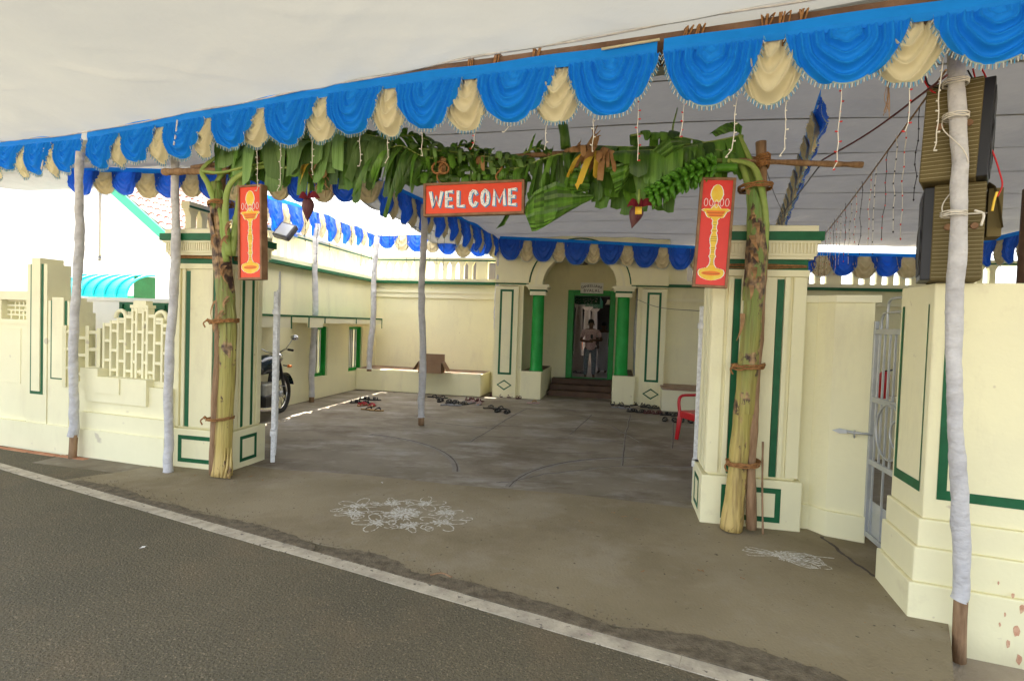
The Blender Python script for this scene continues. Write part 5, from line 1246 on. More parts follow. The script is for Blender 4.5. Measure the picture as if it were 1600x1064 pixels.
for (pa, pb, pt, pbm, d, rz, panel, lab) in (((370, 0), (409, 0), 292, 438, -.20, -15, redsign, 'orange red board with painted oil lamp in the left banana stem'), ((1080, 0), (1137, 0), 280, 449, -.20, -12, redsign2, 'red board with painted oil lamp below the green banana bunch')):
    u0, z0 = GTL.at(pa[0], pbm, d); u1, _ = GTL.at(pb[0], pbm, d); z1 = GTL.at(pa[0]+15, pt, d)[1]
    q = GTL.w(u0+.03, d); fr = Fr(q.x, q.y, rz, z0+.025); w_ = (u1-u0-.05); h_ = z1-z0-.03
    if pa[0] < 500: w_ = .225
    t = board('lamp_board', lab, 'sign', fr, w_, h_, .085 if pa[0] < 500 else .06, panel, fw=.020, grp='painted lamp boards'); t.location = fr.p
    t.rotation_euler = (0, R(-1.8 if pa[0] < 500 else 2.0), R(rz)); lamp_print(t, w_, h_)

# ------------------------------------------------------------------ things in the courtyard
def at_fr(px, py, z=0, rz=0): q = gnd(px, py, z); return Fr(q.x, q.y, rz, z)
# name plate over the door
NP = FAC.sub(0, DB-.07); u0, z0 = NP.at(907, 457); u1, z1 = NP.at(943, 443)
t = thing('name_plate', 'small white arched-lettered name plate fixed over the green door', 'sign', NP)
bevel(bx('plate', lwhite, t, u0, u1, -.02, .01, z0-.02, z1+.01), .004)
def text_ob(par, s, size, loc, m, rz=0, name='lettering'):
    c = bpy.data.curves.new(name+'_curve', 'FONT'); c.body = s; c.size = size; c.extrude = .002; c.align_x = 'CENTER'; c.materials.append(m)
    o = bpy.data.objects.new(name+'_tmp', c); COL.objects.link(o); bpy.context.view_layer.update(); me = bpy.data.meshes.new_from_object(o.evaluated_get(bpy.context.evaluated_depsgraph_get())); bpy.data.objects.remove(o); o = bpy.data.objects.new(name, me); COL.objects.link(o); o.parent = par; o.location = loc; o.rotation_euler = (R(90), R(rz), 0); return o
um = (u0+u1)/2
for i, ch in enumerate('DANEELUHAR'):
    a = (i-4.5)/4.5; text_ob(t, ch, .085, (um+a*(u1-u0)*.40, -.023, z0+.135-.035*a*a), blackm, rz=a*14)
for i, ch in enumerate('BVALAL'): text_ob(t, ch, .10, (um+(i-2.5)*(u1-u0)*.125, -.023, z0+.015), blackm)
# bell lamp in the arch
BL = FAC.sub(0, .5); u, z = BL.at(908, 412)
t = thing('hanging_bell', 'dull metal bell shaped lamp hanging inside the temple arch', 'lamp', BL)
MB().lathe([(.0, .10), (.05, .10), (.07, .07), (.09, .03), (.15, .0), (.17, -.015), (.15, -.02)], (u, 0, z), 20).build('bell', bronze, t); MB().tube([(u, 0, z+.1), (u, 0, 3.34)], .012, 6).build('rod', bronze, t)
BL = FAC.sub(0, 3.0); u, z = BL.at(951, 475)
t = thing('small_bell', 'small pale bell hanging at the top right inside the doorway', 'bell', BL)
MB().lathe([(.0, .12), (.04, .11), (.06, .03), (.10, -.02), (.0, -.02)], (u, 0, z), 14).build('bell', hallwhite, t); MB().tube([(u, 0, z+.1), (u, 0, 3.09)], .01, 6).build('cord', cableb, t)
# foil garlands in the hall
for px, w in ((901, 0), (915, 1), (928, 2)):
    gf = FAC.sub(0, 5.3); u, z = gf.at(px, 478); b = MB(); rnd = random.Random(px)
    for k in range(70):
        x_, z_ = u+rnd.uniform(-.11, .11), z+rnd.uniform(-.22, .22); a = rnd.random()*3; s = .03; b.quad((x_, rnd.uniform(-.03, .03), z_), (x_+s*math.cos(a), 0, z_+s*math.sin(a)), (x_+s*math.cos(a), .01, z_+s*math.sin(a)+.008), (x_, .01, z_+.008))
    b.build('foil_garland', wirew, None, label='%s silvery foil garland hung between the beams inside the temple hall' % ('left', 'middle', 'right')[w], cat='garland', group='foil garlands', kind='stuff', loc=gf.p, rot=(0, 0, R(gf.rz)))
of = FAC.sub(0, 8.2); u, z = of.at(910, 538); t = thing('orange_cloth', 'bright orange cloth hanging between the hall columns', 'cloth', of); MB().tube([(u, 0, z-.45), (u+.02, 0, z-.1), (u, 0, z+.25)], [.14, .12, .08], 10, squash=.4).build('drape', orange, t)

# ------------------------------------------------------------------ people
def skin_mesh(name, verts, edges, radii, m, par, root=0, sub=2):
    me = bpy.data.meshes.new(name); me.from_pydata(verts, edges, []); me.materials.append(m)
    o = put(name, me, par); md = o.modifiers.new('skin', 'SKIN'); md.use_smooth_shade = True
    for i, r in enumerate(radii): me.skin_vertices[0].data[i].radius = (r, r) if not isinstance(r, tuple) else r
    for i in range(len(verts)): me.skin_vertices[0].data[i].use_root = (i == root)
    s = o.modifiers.new('sub', 'SUBSURF'); s.levels = sub; s.render_levels = sub; return o
def person(fr, label, H, pose, upper_m, lower_m, dhoti=False, back=False):
    t = thing('person', label, 'person', fr); s = H/1.7; V = []; E = []; Rd = []
    def v(x, y, z, r): V.append((x*s, y*s, z*s)); Rd.append(r*s if not isinstance(r, tuple) else (r[0]*s, r[1]*s)); return len(V)-1
    def ch(a, *pts):
        for p in pts: b_ = v(*p); E.append((a, b_)); a = b_
        return a
    hip = v(0, 0, .93, .10); ch(hip, (0, -.01, 1.08, .10), (0, -.01, 1.25, .12), (0, .01, 1.40, .115), (0, .0, 1.47, .055), (0, -.02, 1.55, .07), (0, -.02, 1.64, .085), (0, -.01, 1.70, .05))
    chest = 3
    for sx, st in ((-1, pose['stepL']), (1, pose['stepR'])):
        a = ch(hip, (sx*.10, 0, .86, .095), (sx*.12, -st*.5, .50, .065), (sx*.12, -st*.2+(.06 if st < 0 else 0), .10, .042))
        ch(a, (sx*.125, -st*.2-.06, .035, .04), (sx*.13, -st*.2-.15, .022, .030))
        el = pose['elL'] if sx < 0 else pose['elR']; ha = pose['haL'] if sx < 0 else pose['haR']
        a = ch(chest, (sx*.19, 0, 1.40, .055), (sx*el[0], el[1], el[2], .042), (ha[0], ha[1], ha[2], .028))
        hx, hy, hz = ha
        dx = -sx*.04
        pm = ch(a, (hx+dx, hy-.03, hz, .026))
        for f in range(4): ch(pm, (hx+dx*1.9, hy-.05, hz+.02-f*.014, .009), (hx+dx*2.6, hy-.045, hz+.015-f*.014, .008))
        ch(a, (hx+dx*.6, hy-.045, hz+.03, .010), (hx+dx*1.2, hy-.06, hz+.045, .009))
    skin_mesh('body', V, E, Rd, skin, t, root=hip)
    # hair, eyes, nose, ears, mouth
    hd = MB(); hd.lathe([(0, .115), (.05, .108), (.082, .08), (.097, .03), (.095, -.01)], (0, -.005*s+.0, 1.625*s), 16)
    for i in range(len(hd.v)): x, y, z = hd.v[i]; hd.v[i] = (x*s*.95, (y+.018)*s*1.06, z)
    ho = hd.build('hair', hairm, t)
    fy = -.105 if not back else .09
    b = MB()
    for sx in (-1, 1): b.lathe([(0, -.008), (.012, 0), (0, .008)], (sx*.032*s, fy*s*.98, 1.60*s), 8)
    b.build('eyes', blackm, t); MB().tube([(0, fy*s, 1.60*s), (0, (fy-.022)*s, 1.565*s), (0, (fy)*s, 1.555*s)], [.007, .014, .008], 6).build('nose', skin, t)
    MB().tube([(-.025*s, fy*s*.95, 1.525*s), (0, fy*s, 1.52*s), (.025*s, fy*s*.95, 1.525*s)], .006, 5).build('mouth', hairm, t)
    for sx in (-1, 1): MB().tube([(sx*.082*s, -.01*s, 1.62*s), (sx*.095*s, 0, 1.60*s), (sx*.083*s, -.01*s, 1.565*s)], .012, 6).build('ear', skin, t)
    # shirt
    V, E, Rd = [], [], []
    c = v(0, 0, .80, .165); ch(c, (0, -.01, 1.00, .165), (0, -.01, 1.24, .165), (0, .01, 1.39, .130), (0, .0, 1.45, .075))
    for sx in (-1, 1):
        el = pose['elL'] if sx < 0 else pose['elR']; ch(3, (sx*.20, 0, 1.395, .072), (sx*(.2+(el[0]-.2)*.75), el[1]*.75, 1.40+(el[2]-1.40)*.75, .066))
    skin_mesh('shirt', V, E, Rd, upper_m, t, root=c)
    V, E, Rd = [], [], []
    if dhoti:
        b = MB(); b.lathe([(.15*s, .96*s), (.18*s, .8*s), (.19*s, .4*s), (.17*s, .10*s), (.15*s, .09*s)], (0, 0, 0), 18); b.build('dhoti', lower_m, t)
    else:
        c = v(0, 0, .95, .138)
        for sx, st in ((-1, pose['stepL']), (1, pose['stepR'])): ch(c, (sx*.10, 0, .84, .105), (sx*.12, -st*.5, .50, .080), (sx*.12, -st*.2+(.06 if st < 0 else 0), .09, .062))
        skin_mesh('trousers', V, E, Rd, lower_m, t, root=c)
    return t
pf = FAC.sub(FAC.at(921, 580, 2.55)[0], 2.55, 8, HZ)
z_ = 1.6-(592-511.3)*pf.p.y/850
pf.p.z = max(HZ, z_); 
t = person(pf, 'man in pale pink checked shirt and grey jeans walking out of the doorway', 1.50, dict(stepL=.10, stepR=-.10, elL=(.30, -.05, 1.12), elR=(.32, -.06, 1.14), haL=(-.06, -.24, 1.10), haR=(.04, -.27, 1.14)), shirt, jeans)
ph_ = thing('mobile_phone', 'dark mobile phone held in the hands of the man in the doorway', 'phone', pf); b = MB().box(-.03, .03, -.27, -.26, 1.05, 1.15); bevel(b.build('phone_body', blackm, ph_), .004); ph_.location = pf.p
p2 = FAC.sub(FAC.at(942, 560, 5.4)[0], 5.4, 200, HZ)
person(p2, 'person in white shirt and white dhoti with their back to the doorway', 1.55, dict(stepL=.05, stepR=-.03, elL=(.27, 0, 1.12), elR=(.28, .0, 1.12), haL=(-.2, -.15, .95), haR=(.2, -.15, .95)), whitec, whitec, dhoti=True, back=True)

# ------------------------------------------------------------------ sandals
def sandal_meshes():
    out = []
    n = 14; sole = []
    for i in range(n+1):
        f = i/n; x = -.13+.26*f; w_ = .040*(1-.25*math.sin(math.pi*(f*1.1+.1)))*min(1, (f+.04)*8)**.5*min(1, (1.03-f)*6)**.5; sole.append((x, w_+.004*math.sin(f*5)))
    poly = [(x, w) for x, w in sole]+[(x, -w*.9) for x, w in reversed(sole)]
    out.append(MB().slab(poly, 0, .018))
    fl = MB(); A_ = smooth([(.075, 0, .02), (.05, .02, .055), (0, .036, .045), (-.03, .042, .01)], 9); B_ = smooth([(.075, 0, .02), (.05, -.02, .055), (0, -.034, .045), (-.03, -.038, .01)], 9)
    for P in (A_, B_): fl.tube(P, [.005, .008, .010, .011, .011, .010, .010, .008, .006], 7, squash=.45)
    out.append(fl)
    cr = MB()
    for x, h in ((.055, .045), (.01, .055), (-.02, .05)): cr.tube([(x, .042*math.cos(R(a)), .012+h*math.sin(R(a))) for a in range(0, 181, 20)], .011, 7, squash=.5)
    cr.tube([(-.10, .034*math.cos(R(a)), .015+.045*math.sin(R(a))) for a in range(0, 181, 20)], .007, 6)
    out.append(cr); return out
_s, _f, _c = sandal_meshes()
def dat(mb, name, m): return mb.data(name, m)
tan = mat('tan_sole', (.32, .2, .08), .8); maroon = mat('maroon_leather', (.10, .03, .03), .5); redf = mat('red_strap', (.45, .02, .04), .5); grey_s = mat('grey_sole', (.25, .25, .26), .7); pinkish = mat('dusty_pink', (.45, .3, .28), .7)
SM = {}
def sandal(px, py, rz, kind, label, group, flip=False):
    sole_m, strap_m, st = kind; key = (sole_m.name, strap_m.name, st)
    if key not in SM: SM[key] = (dat(_s, 'sole', sole_m), dat(_f if st == 'f' else _c, 'strap', strap_m))
    q = gnd(px, py, 0); t = thing('sandal', label, 'sandal', loc=(q.x, q.y, 0.0), rz=rz, group=group)
    if flip: t.scale = (1, -1, 1)
    put('sole', SM[key][0], t); put('strap', SM[key][1], t)
K_b = (blackm, blackm, 'c'); K_f = (blackm, blackm, 'f'); K_r = (tan, redf, 'c'); K_t = (tan, blackm, 'f'); K_g = (grey_s, pinkish, 'c'); K_m = (maroon, maroon, 'c'); K_gf = (grey_s, blackm, 'f')
pairs = [(564, 630, 610-0, K_b, 20, 'grey black pair at the left of the group beside the bench'), (578, 625, 0, K_b, 10, 'black pair behind the red pair beside the bench'), (575, 634, 0, K_r, 60, 'red strapped pair beside the bench'), (582, 641, 0, K_t, 5, 'tan soled pair in front of the red pair'),
 (684, 622, 0, K_f, 10, 'black pair nearest the bench corner'), (695, 628, 0, K_b, 80, 'black pair beside the lone grey pole'), (704, 633, 0, K_gf, 20, 'grey soled pair facing sideways in the middle group'), (718, 631, 0, K_b, 45, 'round strapped black pair in the middle group'), (741, 626, 0, K_m, 5, 'maroon pair behind the pale pair'), (742, 631, 0, K_g, 80, 'pale pink strapped pair with white soles'),
 (773, 639, 0, K_f, 15, 'black flip-flop pair at the left of the front group'), (786, 644, 0, K_b, 70, 'black pair at the right of the front group'), (777, 619, 0, K_m, 88, 'maroon pair at the foot of the wrapped pole'), (807, 622, 0, K_m, 20, 'brown pair beside the left temple pedestal'),
 (964, 633, 0, K_f, 75, 'thong pair by the right pedestal'), (972, 638, 0, K_gf, 10, 'pale soled pair before the right pedestal'), (998, 634, 0, K_f, 60, 'thong pair at the foot of the right wrapped pole'), (995, 644, 0, K_b, 15, 'piled black pair before the right temple pier'), (1016, 637, 0, K_f, 5, 'flat thong pair under the green diamond'), (1022, 646, 0, K_m, 20, 'single-looking maroon pair left of the red chair'),
 (1050, 649, 0, K_b, 10, 'large black pair against the right bench'), (1046, 658, 0, K_b, 85, 'rounded black pair left of the red chair'), (1072, 658, 0, K_b, 80, 'black pair under the red chair')]
rnd = random.Random(11)
for px, py, _, kd, rz, lab in pairs:
    g_ = 'sandals of the '+lab; q = gnd(px, py); ppm = 850/q.y; off = .075*ppm
    for sd, nm in ((-1, 'left'), (1, 'right')):
        sandal(px+sd*off*1.1+rnd.uniform(-1, 1), py+sd*.8+rnd.uniform(-.6, .6), (rz+rnd.uniform(-16, 16)+(sd*6)), kd, '%s sandal of the %s' % (nm, lab), g_, flip=sd > 0)
sandal(833, 630, 10, (pinkish, tan, 'f'), 'single tan pink slipper alone before the temple steps', 'single slippers')
for px, py in ((898, 578), (909, 577)):
    fr = FAC.sub(FAC.at(px, py, 5.2)[0], 5.0, 0, HZ+.001); t = thing('sandal', '%s dark slipper on the hall floor beside the first column' % ('left' if px < 900 else 'right'), 'sandal', fr, 'slippers inside the hall'); put('sole', dat(_s, 'sole', blackm), t); put('strap', dat(_f, 'strap', blackm), t)

# ------------------------------------------------------------------ red chair
q = gnd(1079, 690); CH = Fr(2.75, 7.80, -72)
t = thing('plastic_chair', 'red plastic armchair standing behind the right gate pillar', 'chair', CH)
def legp(p0, p1, w0=.05, w1=.036, name='leg'):
    bevel(MB().tube([p0, p1], [w0, w1], 4).build(name, redp, t), .004)
for sx in (-1, 1):
    legp((sx*.20, -.19, .42), (sx*.235, -.22, 0)); legp((sx*.19, .20, .42), (sx*.22, .26, 0))
    MB().tube(smooth([(sx*.215, -.20, .40), (sx*.245, -.20, .55), (sx*.25, -.15, .635), (sx*.25, .05, .645), (sx*.22, .20, .66)], 20), .030, 8, squash=.7).build('armrest', redp, t)
bevel(bx('seat', redp, t, -.21, .21, -.21, .20, .405, .43), .01); bevel(bx('seat_apron', redp, t, -.215, .215, -.22, -.205, .33, .43), .006)
b = MB(); b.prism([(-.20, .42), (.20, .42), (.21, .70), (.16, .80), (-.16, .80), (-.21, .70)], .19, .215); bo = b.build('backrest', redp, t)
# ------------------------------------------------------------------ open cardboard box on the bench
zb = .49; CB = Fr(*gnd(671, 583, zb).to_2d(), -8, zb); t = thing('cardboard_box', 'open brown cardboard box standing on the bench', 'box', CB)
w_, d_, h_ = .25, .30, .25
for q in ((-w_, w_, -.004, .004, 0, h_), (-w_, w_, d_-.004, d_+.004, 0, h_), (-w_-.004, -w_+.004, 0, d_, 0, h_), (w_-.004, w_+.004, 0, d_, 0, h_)): bx('side', cardb, t, *q)
bx('bottom', cardb, t, -w_, w_, 0, d_, 0, .006)
for sx in (-1, 1):
    b = MB(); a = (sx*w_, 0, h_); c = (sx*w_, d_, h_); o1 = Vector((sx*.13, 0, -.20)); b.quad(a, c, Vector(c)+o1, Vector(a)+o1); b.quad(Vector(a)+Vector((sx*.006, 0, 0)), Vector(c)+Vector((sx*.006, 0, 0)), Vector(c)+o1+Vector((sx*.006, 0, 0)), Vector(a)+o1+Vector((sx*.006, 0, 0))); b.build('flap', cardb, t)
bx('flap', cardb, t, -w_, w_, d_, d_+.006, h_, h_+.15)

# ------------------------------------------------------------------ motorbike
_q = gnd(451, 644); MBF = Fr(_q.x-.14, _q.y-.02, 88); t = thing('motorbike', 'black motorbike with a red and white tank flash parked behind the open left gate leaf', 'motorbike', MBF)
# local x forward to the front wheel (towards court), wheel centre at x=0
def wheel(x, name='wheel'):
    o = MB().tube([(x+.29*math.cos(R(a)), 0, .31+.29*math.sin(R(a))) for a in range(0, 361, 12)], .045, 10, cap=False).build(name, rubber, t)
    MB().tube([(x+.245*math.cos(R(a)), 0, .31+.245*math.sin(R(a))) for a in range(0, 361, 12)], .014, 6, cap=False).build('rim', chrome, o)
    for k in range(10): a = R(36*k); MB().tube([(x, 0, .31), (x+.24*math.cos(a), 0, .31+.24*math.sin(a))], .006, 5).build('spoke', chrome, o)
    MB().tube([(x, -.05, .31), (x, .05, .31)], .05, 12).build('hub', metal, o)
wheel(0); wheel(-1.28)
for sy in (-.085, .085): MB().tube([(0, sy, .31), (-.20, sy, .78), (-.27, sy*.8, .98)], [.026, .026, .02], 8).build('fork_leg', blackm if sy < 0 else metal, t)
b = MB(); P = [(.38*math.cos(R(a)), .31+.36*math.sin(R(a))) for a in range(20, 150, 10)]
for (x0, z0), (x1, z1) in zip(P, P[1:]): b.quad((x0, -.07, z0), (x0, .07, z0), (x1, .07, z1), (x1, -.07, z1), smooth=True)
b.build('front_mudguard', tankm, t)
MB().tube([(-.10, 0, .92), (-.17, 0, .92), (-.25, 0, .92)], [.085, .095, .05], 16).build('headlight', chrome, t); MB().tube([(-.095, 0, .92), (-.105, 0, .92)], .075, 16).build('headlight_glass', glassm, t)
for sy in (-1, 1):
    MB().tube(smooth([(-.27, 0, 1.0), (-.27, sy*.10, 1.02), (-.33, sy*.22, 1.08), (-.42, sy*.36, 1.07)], 12), .012, 8).build('handlebar', chrome, t)
    MB().tube([(-.37, sy*.29, 1.075), (-.43, sy*.39, 1.07)], .019, 8).build('grip', rubber, t)
    MB().tube([(-.34, sy*.23, 1.08), (-.30, sy*.27, 1.16), (-.31, sy*.33, 1.25)], .006, 6).build('mirror_stem', chrome, t)
    mm = MB(); mm.lathe([(0, .012), (.05, .008), (.055, 0), (.05, -.01), (0, -.012)], (0, 0, 0), 16); m_ = mm.build('mirror', chrome if sy > -2 else blackm, t, loc=(-.31, sy*.36, 1.27), rot=(0, R(80), 0), scale=(.8, 1.2, 1))
    MB().tube([(-.13, sy*.10, .80), (-.13, sy*.20, .79)], .010, 6).build('indicator_stem', blackm, t); MB().tube([(-.13, sy*.18, .79), (-.13, sy*.24, .79)], [.028, .018], 10).build('indicator', orange, t)
tk = MB().tube(smooth([(-.33, 0, .80), (-.45, 0, .84), (-.65, 0, .82), (-.80, 0, .76)], 12), [.07, .11, .14, .15, .155, .155, .15, .14, .13, .12, .10, .06], 16).build('fuel_tank', tankm, t)
for sy in (-1, 1):
    q0 = sy*.155; MB().quad((-.42, q0, .74), (-.52, q0, .90), (-.60, q0, .86), (-.50, q0, .74)).build('tank_flash', redf, tk); MB().quad((-.53, q0*1.005, .74), (-.61, q0*1.005, .88), (-.64, q0*1.005, .86), (-.57, q0*1.005, .74)).build('tank_flash', lwhite, tk)
bevel(bx('seat', rubber, t, -1.40, -.80, -.12, .12, .72, .81), .03); bevel(bx('engine', metal, t, -.80, -.42, -.13, .13, .22, .56), .03); bevel(bx('crankcase', blackm, t, -.85, -.45, -.16, .16, .18, .38), .04)
MB().tube([(-.3, 0, .92), (-.40, 0, .55), (-.42, 0, .25), (-.9, 0, .22), (-1.28, 0, .31)], .022, 8).build('frame_tube', blackm, t)
MB().tube(smooth([(-.42, -.12, .42), (-.38, -.15, .25), (-.7, -.17, .17), (-1.3, -.17, .25)], 16), [.018]*10+[.035]*6, 10).build('exhaust', chrome, t)
bevel(bx('rear_mudguard', tankm, t, -1.62, -1.25, -.08, .08, .62, .68), .02); bevel(bx('crash_bar', chrome, t, -.36, -.34, -.25, .25, .48, .50), .004)
MB().tube([(-.75, .1, .3), (-.8, .25, .0)], .012, 6).build('side_stand', blackm, t)
# red cylinder beyond the side gate
q = Fr(5.5, 8.0, 0); t = thing('red_cylinder', 'red upright cylinder seen through the side gate', 'cylinder', q)
yy = 7.2; r0 = ray(1380, 622); s_ = yy/r0.y; xb_ = r0.x*s_; zt = CAMH+ray(1380, 580).z*yy/ray(1380, 580).y; zb = CAMH+r0.z*s_; t.location = (xb_, yy, 0)
MB().tube([(0, 0, zb), (0, 0, zt-.04), (0, 0, zt)], [.065, .065, .03], 14).build('cylinder_body', redp, t); MB().tube([(0, 0, zt), (.10, 0, zt+.02)], .012, 6).build('valve', blackm, t)
bevel(bx('plinth_block', cream2, t, -.4, .5, -.15, .3, 0, zb-.0), .01)

# ------------------------------------------------------------------ floodlight and tube light
u, z = LCW.at(446, 362, -.3); FL = LCW.sub(u, -.3, 0, z); t = thing('floodlight', 'silver floodlight clamped below the left valance', 'floodlight', FL)
b = MB().box(-.15, .15, -.05, .05, -.15, .15); o = bevel(b.build('housing', MATS['gate_steel'] if False else mesh_m, t), .015); g_ = bevel(bx('glass', mat('floodlight_glass', (.33, .34, .33), .2), t, -.12, .12, -.058, -.05, -.12, .12), .004); t.rotation_euler = (R(-35), R(14), R(-14)); t.location = FL.p
MB().tube([(-.2, 0, 0), (-.2, .12, .1), (0, .16, .16), (.2, .12, .1), (.2, 0, 0)], .012, 6).build('bracket', metal, t)
yy = 8.0; rr0 = ray(157, 275); rr1 = ray(156, 408); top = CC+rr0*(yy/rr0.y); bot = CC+rr1*(yy/rr1.y); t = thing('tube_light', 'thin white tube light hanging upright left of the gateway', 'tube light', loc=(bot.x, yy, bot.z))
MB().tube([(0, 0, .06), (top.x-bot.x, 0, top.z-bot.z)], .018, 10).build('tube', lwhite, t); MB().tube([(0, 0, 0), (0, 0, .07)], .024, 10).build('end_cap', metal, t); MB().tube([(top.x-bot.x, 0, top.z-bot.z), (top.x-bot.x, 0, 3.6-bot.z)], .004, 5).build('wire', cableb, t)

# ------------------------------------------------------------------ speakers
u0, z0 = RWL.at(1438, 434, .08); u1, _ = RWL.at(1548, 434, .08)
def speaker(label, fr, w, h, d, side, z0_):
    t = thing('loudspeaker', label, 'loudspeaker', fr, 'covered loudspeakers on the wall')
    o = bevel(bx('padded_cover', speakerc, t, 0, w, 0, d, 0, h), .012, 3)
    xg = w if side > 0 else 0
    bevel(bx('cabinet', blackm, t, (w-.01) if side > 0 else -.045, (w+.045) if side > 0 else .01, .01, d-.01, .005, h-.01), .006)
    gx = w+.046 if side > 0 else -.046
    bx('grille', mesh_m, t, min(gx, gx+side*.004), max(gx, gx+side*.004), .04, d-.04, .04, h-.05)
    MB().tube([(gx, .5*d+.13*math.cos(R(a)), h*.38+.13*math.sin(R(a))) for a in range(0, 361, 20)], .008, 6).build('cone_ring', blackm, t)
    b = MB(); z = .02
    while z < h-.015: 
        zz_ = z+random.uniform(-.0015, .0015); b.box(.004, w-.004, -.0016, .0002, zz_, zz_+.0016); b.box(-.0012 if side > 0 else w-.0002, .0002 if side > 0 else w+.0012, .004, d-.01, zz_, zz_+.0016); z += .0215
    b.build('cover_stripes', stripec, o, kind='stuff')
    for x in (w*.3, w*.8): MB().tube([(x, -.012, h*.55), (x, .002, h*.55)], [.016, .02], 10).build('fixing_knob', frame_w, t)
    return t
zt = 1.925
S1 = Fr(2.335, 3.07, -33, zt)
ppm = 850/3.0
speaker('lower khaki striped covered loudspeaker standing on the compound wall', S1, .225, .535, .30, -1, zt).location = S1.p
S2 = Fr(2.235, 3.06, -42, zt+.54)
t2_ = speaker('upper khaki striped covered loudspeaker strapped on top of the lower one', S2, .245, .53, .30, 1, zt+.54); t2_.location = S2.p; t2_.rotation_euler = (0, R(1.5), R(-42))
b = MB(); fl = [(.235, .02, .53), (.26, .0, .50), (.28, -.01, .40), (.30, .0, .28)]
P0 = Vector(S1.p)
for (a, c) in zip(fl, fl[1:]): b.quad(a, (a[0]+.0, .16, a[2]), (c[0], .16, c[2]), c, smooth=True); 
b.box(.24, .30, .05, .20, .24, .50)
cf = b.build('cover_flap', speakerc, None, label='folded khaki cover flap hanging right of the lower loudspeaker', cat='cover', loc=S1.p, rot=(0, 0, R(-33)))
def cable(label, pts, r, m, d=-.12, cat='cable', n=30, name='cable'):
    P = smooth([RWL.w(*(lambda q, dd: (q[0], dd, q[1]))(RWL.at(p[0], p[1], p[2] if len(p) > 2 else d), p[2] if len(p) > 2 else d)) for p in pts], n)
    return MB().tube(P, r, 6).build(name, m, None, label=label, cat=cat, group='speaker cables and cords')
cable('red cable looping down the right side of the upper loudspeaker', [(1520, 108), (1530, 150), (1536, 200), (1540, 218), (1552, 240), (1562, 270), (1566, 290), (1558, 308)], .004, cabler)
cable('second red cable dropping from the valance by the pole', [(1534, 108), (1540, 120), (1544, 130)], .004, cabler)
cable('red cable curling left of the wrapped pole above the speaker', [(1444, 118), (1446, 130), (1455, 142), (1462, 146)], .004, cabler)
cable('black cable curling beside the red one left of the pole', [(1446, 120), (1452, 134), (1472, 138), (1480, 136)], .004, cableb)
cable('black cable down the corner of the upper loudspeaker', [(1512, 110), (1522, 130), (1534, 165), (1538, 200), (1540, 215)], .004, cableb)
cable('yellow taped joint of the red cable near the cover flap', [(1558, 300), (1554, 312), (1550, 330)], .006, yellow, cat='tape')
def cord_round(label, zpx, n=2, dx=0):
    t = MB(); zz_ = CAMH-(zpx-530.5)*2.72/850; c = Vector((2.235+dx, 2.70, zz_))
    for i in range(n): t.tube([(c.x+.052*math.cos(R(a)), c.y+.052*math.sin(R(a)), c.z+i*.011+random.uniform(-.003, .003)) for a in range(0, 361, 24)], .0035, 5)
    t.build('cord_tie', wirew, None, label=label, cat='cord', group='cords on the big pole')
BP = pp_.location
def polepos(zpx): return None
for lab, zp in (('pale cord tied round the big pole at its top', 133), ('pale cord tied round the big pole at the upper loudspeaker', 186), ('pale cord tied round the big pole at the lower loudspeaker', 338)):
    r_ = ray(1490 if zp > 300 else 1493, zp); s_ = BP.y/r_.y; c = Vector((r_.x*s_, BP.y, CAMH+r_.z*s_)); t = MB()
    for i in range(3): t.tube([(c.x+.056*math.cos(R(a)), c.y+.056*math.sin(R(a)), c.z+i*.010+random.uniform(-.003, .003)) for a in range(0, 361, 24)], .0036, 5)
    if zp > 300: t.tube([(c.x+.05, c.y-.02, c.z+.01), (c.x+.22, c.y+.05, c.z+.035)], .004, 5); t.tube(smooth([(c.x+.06, c.y-.06, c.z+.02), (c.x+.10, c.y-.07, c.z), (c.x+.09, c.y-.07, c.z-.06)], 8), .006, 5)
    t.build('cord_tie', wirew, None, label=lab, cat='cord', group='cords on the big pole')
t = MB(); P = []
for i in range(50):
    f = i/49; zp = 140+f*190; r_ = ray(1492, zp); s_ = BP.y/r_.y; a = f*9; P.append((r_.x*s_+.054*math.cos(a), BP.y+.054*math.sin(a)*1.0, CAMH+r_.z*s_))
t.tube(P, .003, 5); t.build('cord_spiral', wirew, None, label='pale cord spiralling down the big white pole between the ties', cat='cord', group='cords on the big pole')

# ------------------------------------------------------------------ strings of fairy lights
def strand(label, p, l, m_bulb, seed, r=.0028, step=.05, group='fairy light strands below the front valance', wire=None):
    rnd = random.Random(seed); n = max(4, int(l/step)); P = [Vector(p)]
    for i in range(n): P.append(P[-1]+Vector((rnd.uniform(-.007, .007), rnd.uniform(-.005, .005), -l/n)))
    P[-1] += Vector((rnd.uniform(-.03, .01), 0, .01)); b = MB(); b.tube(P, r, 5, m=0)
    for q in P[1:]:
        a = rnd.uniform(0, 6.28); e = q+Vector((math.cos(a), math.sin(a)*.4, .2))*.016; b.tube([q, e], [.0035, .005], 5, m=1)
    return b.build('light_strand', [wire or wirew, m_bulb], None, label=label, cat='fairy lights', group=group)
fs = [(401, 232, 300, 0, 'third'), (439, 228, 300, 0, 'left'), (487, 215, 275, 0, ''), (565, 195, 262, 0, ''), (608, 215, 258, 0, ''), (658, 208, 245, 0, ''), (742, 205, 235, 1, ''), (796, 190, 210, 0, ''), (856, 196, 236, 0, ''), (930, 180, 240, 0, ''), (996, 150, 254, 1, ''), (1068, 155, 216, 1, ''), (1151, 158, 248, 0, ''), (1231, 148, 248, 0, ''), (1318, 130, 268, 1, ''), (1414, 128, 210, 1, ''), (1474, 100, 238, 0, '')]
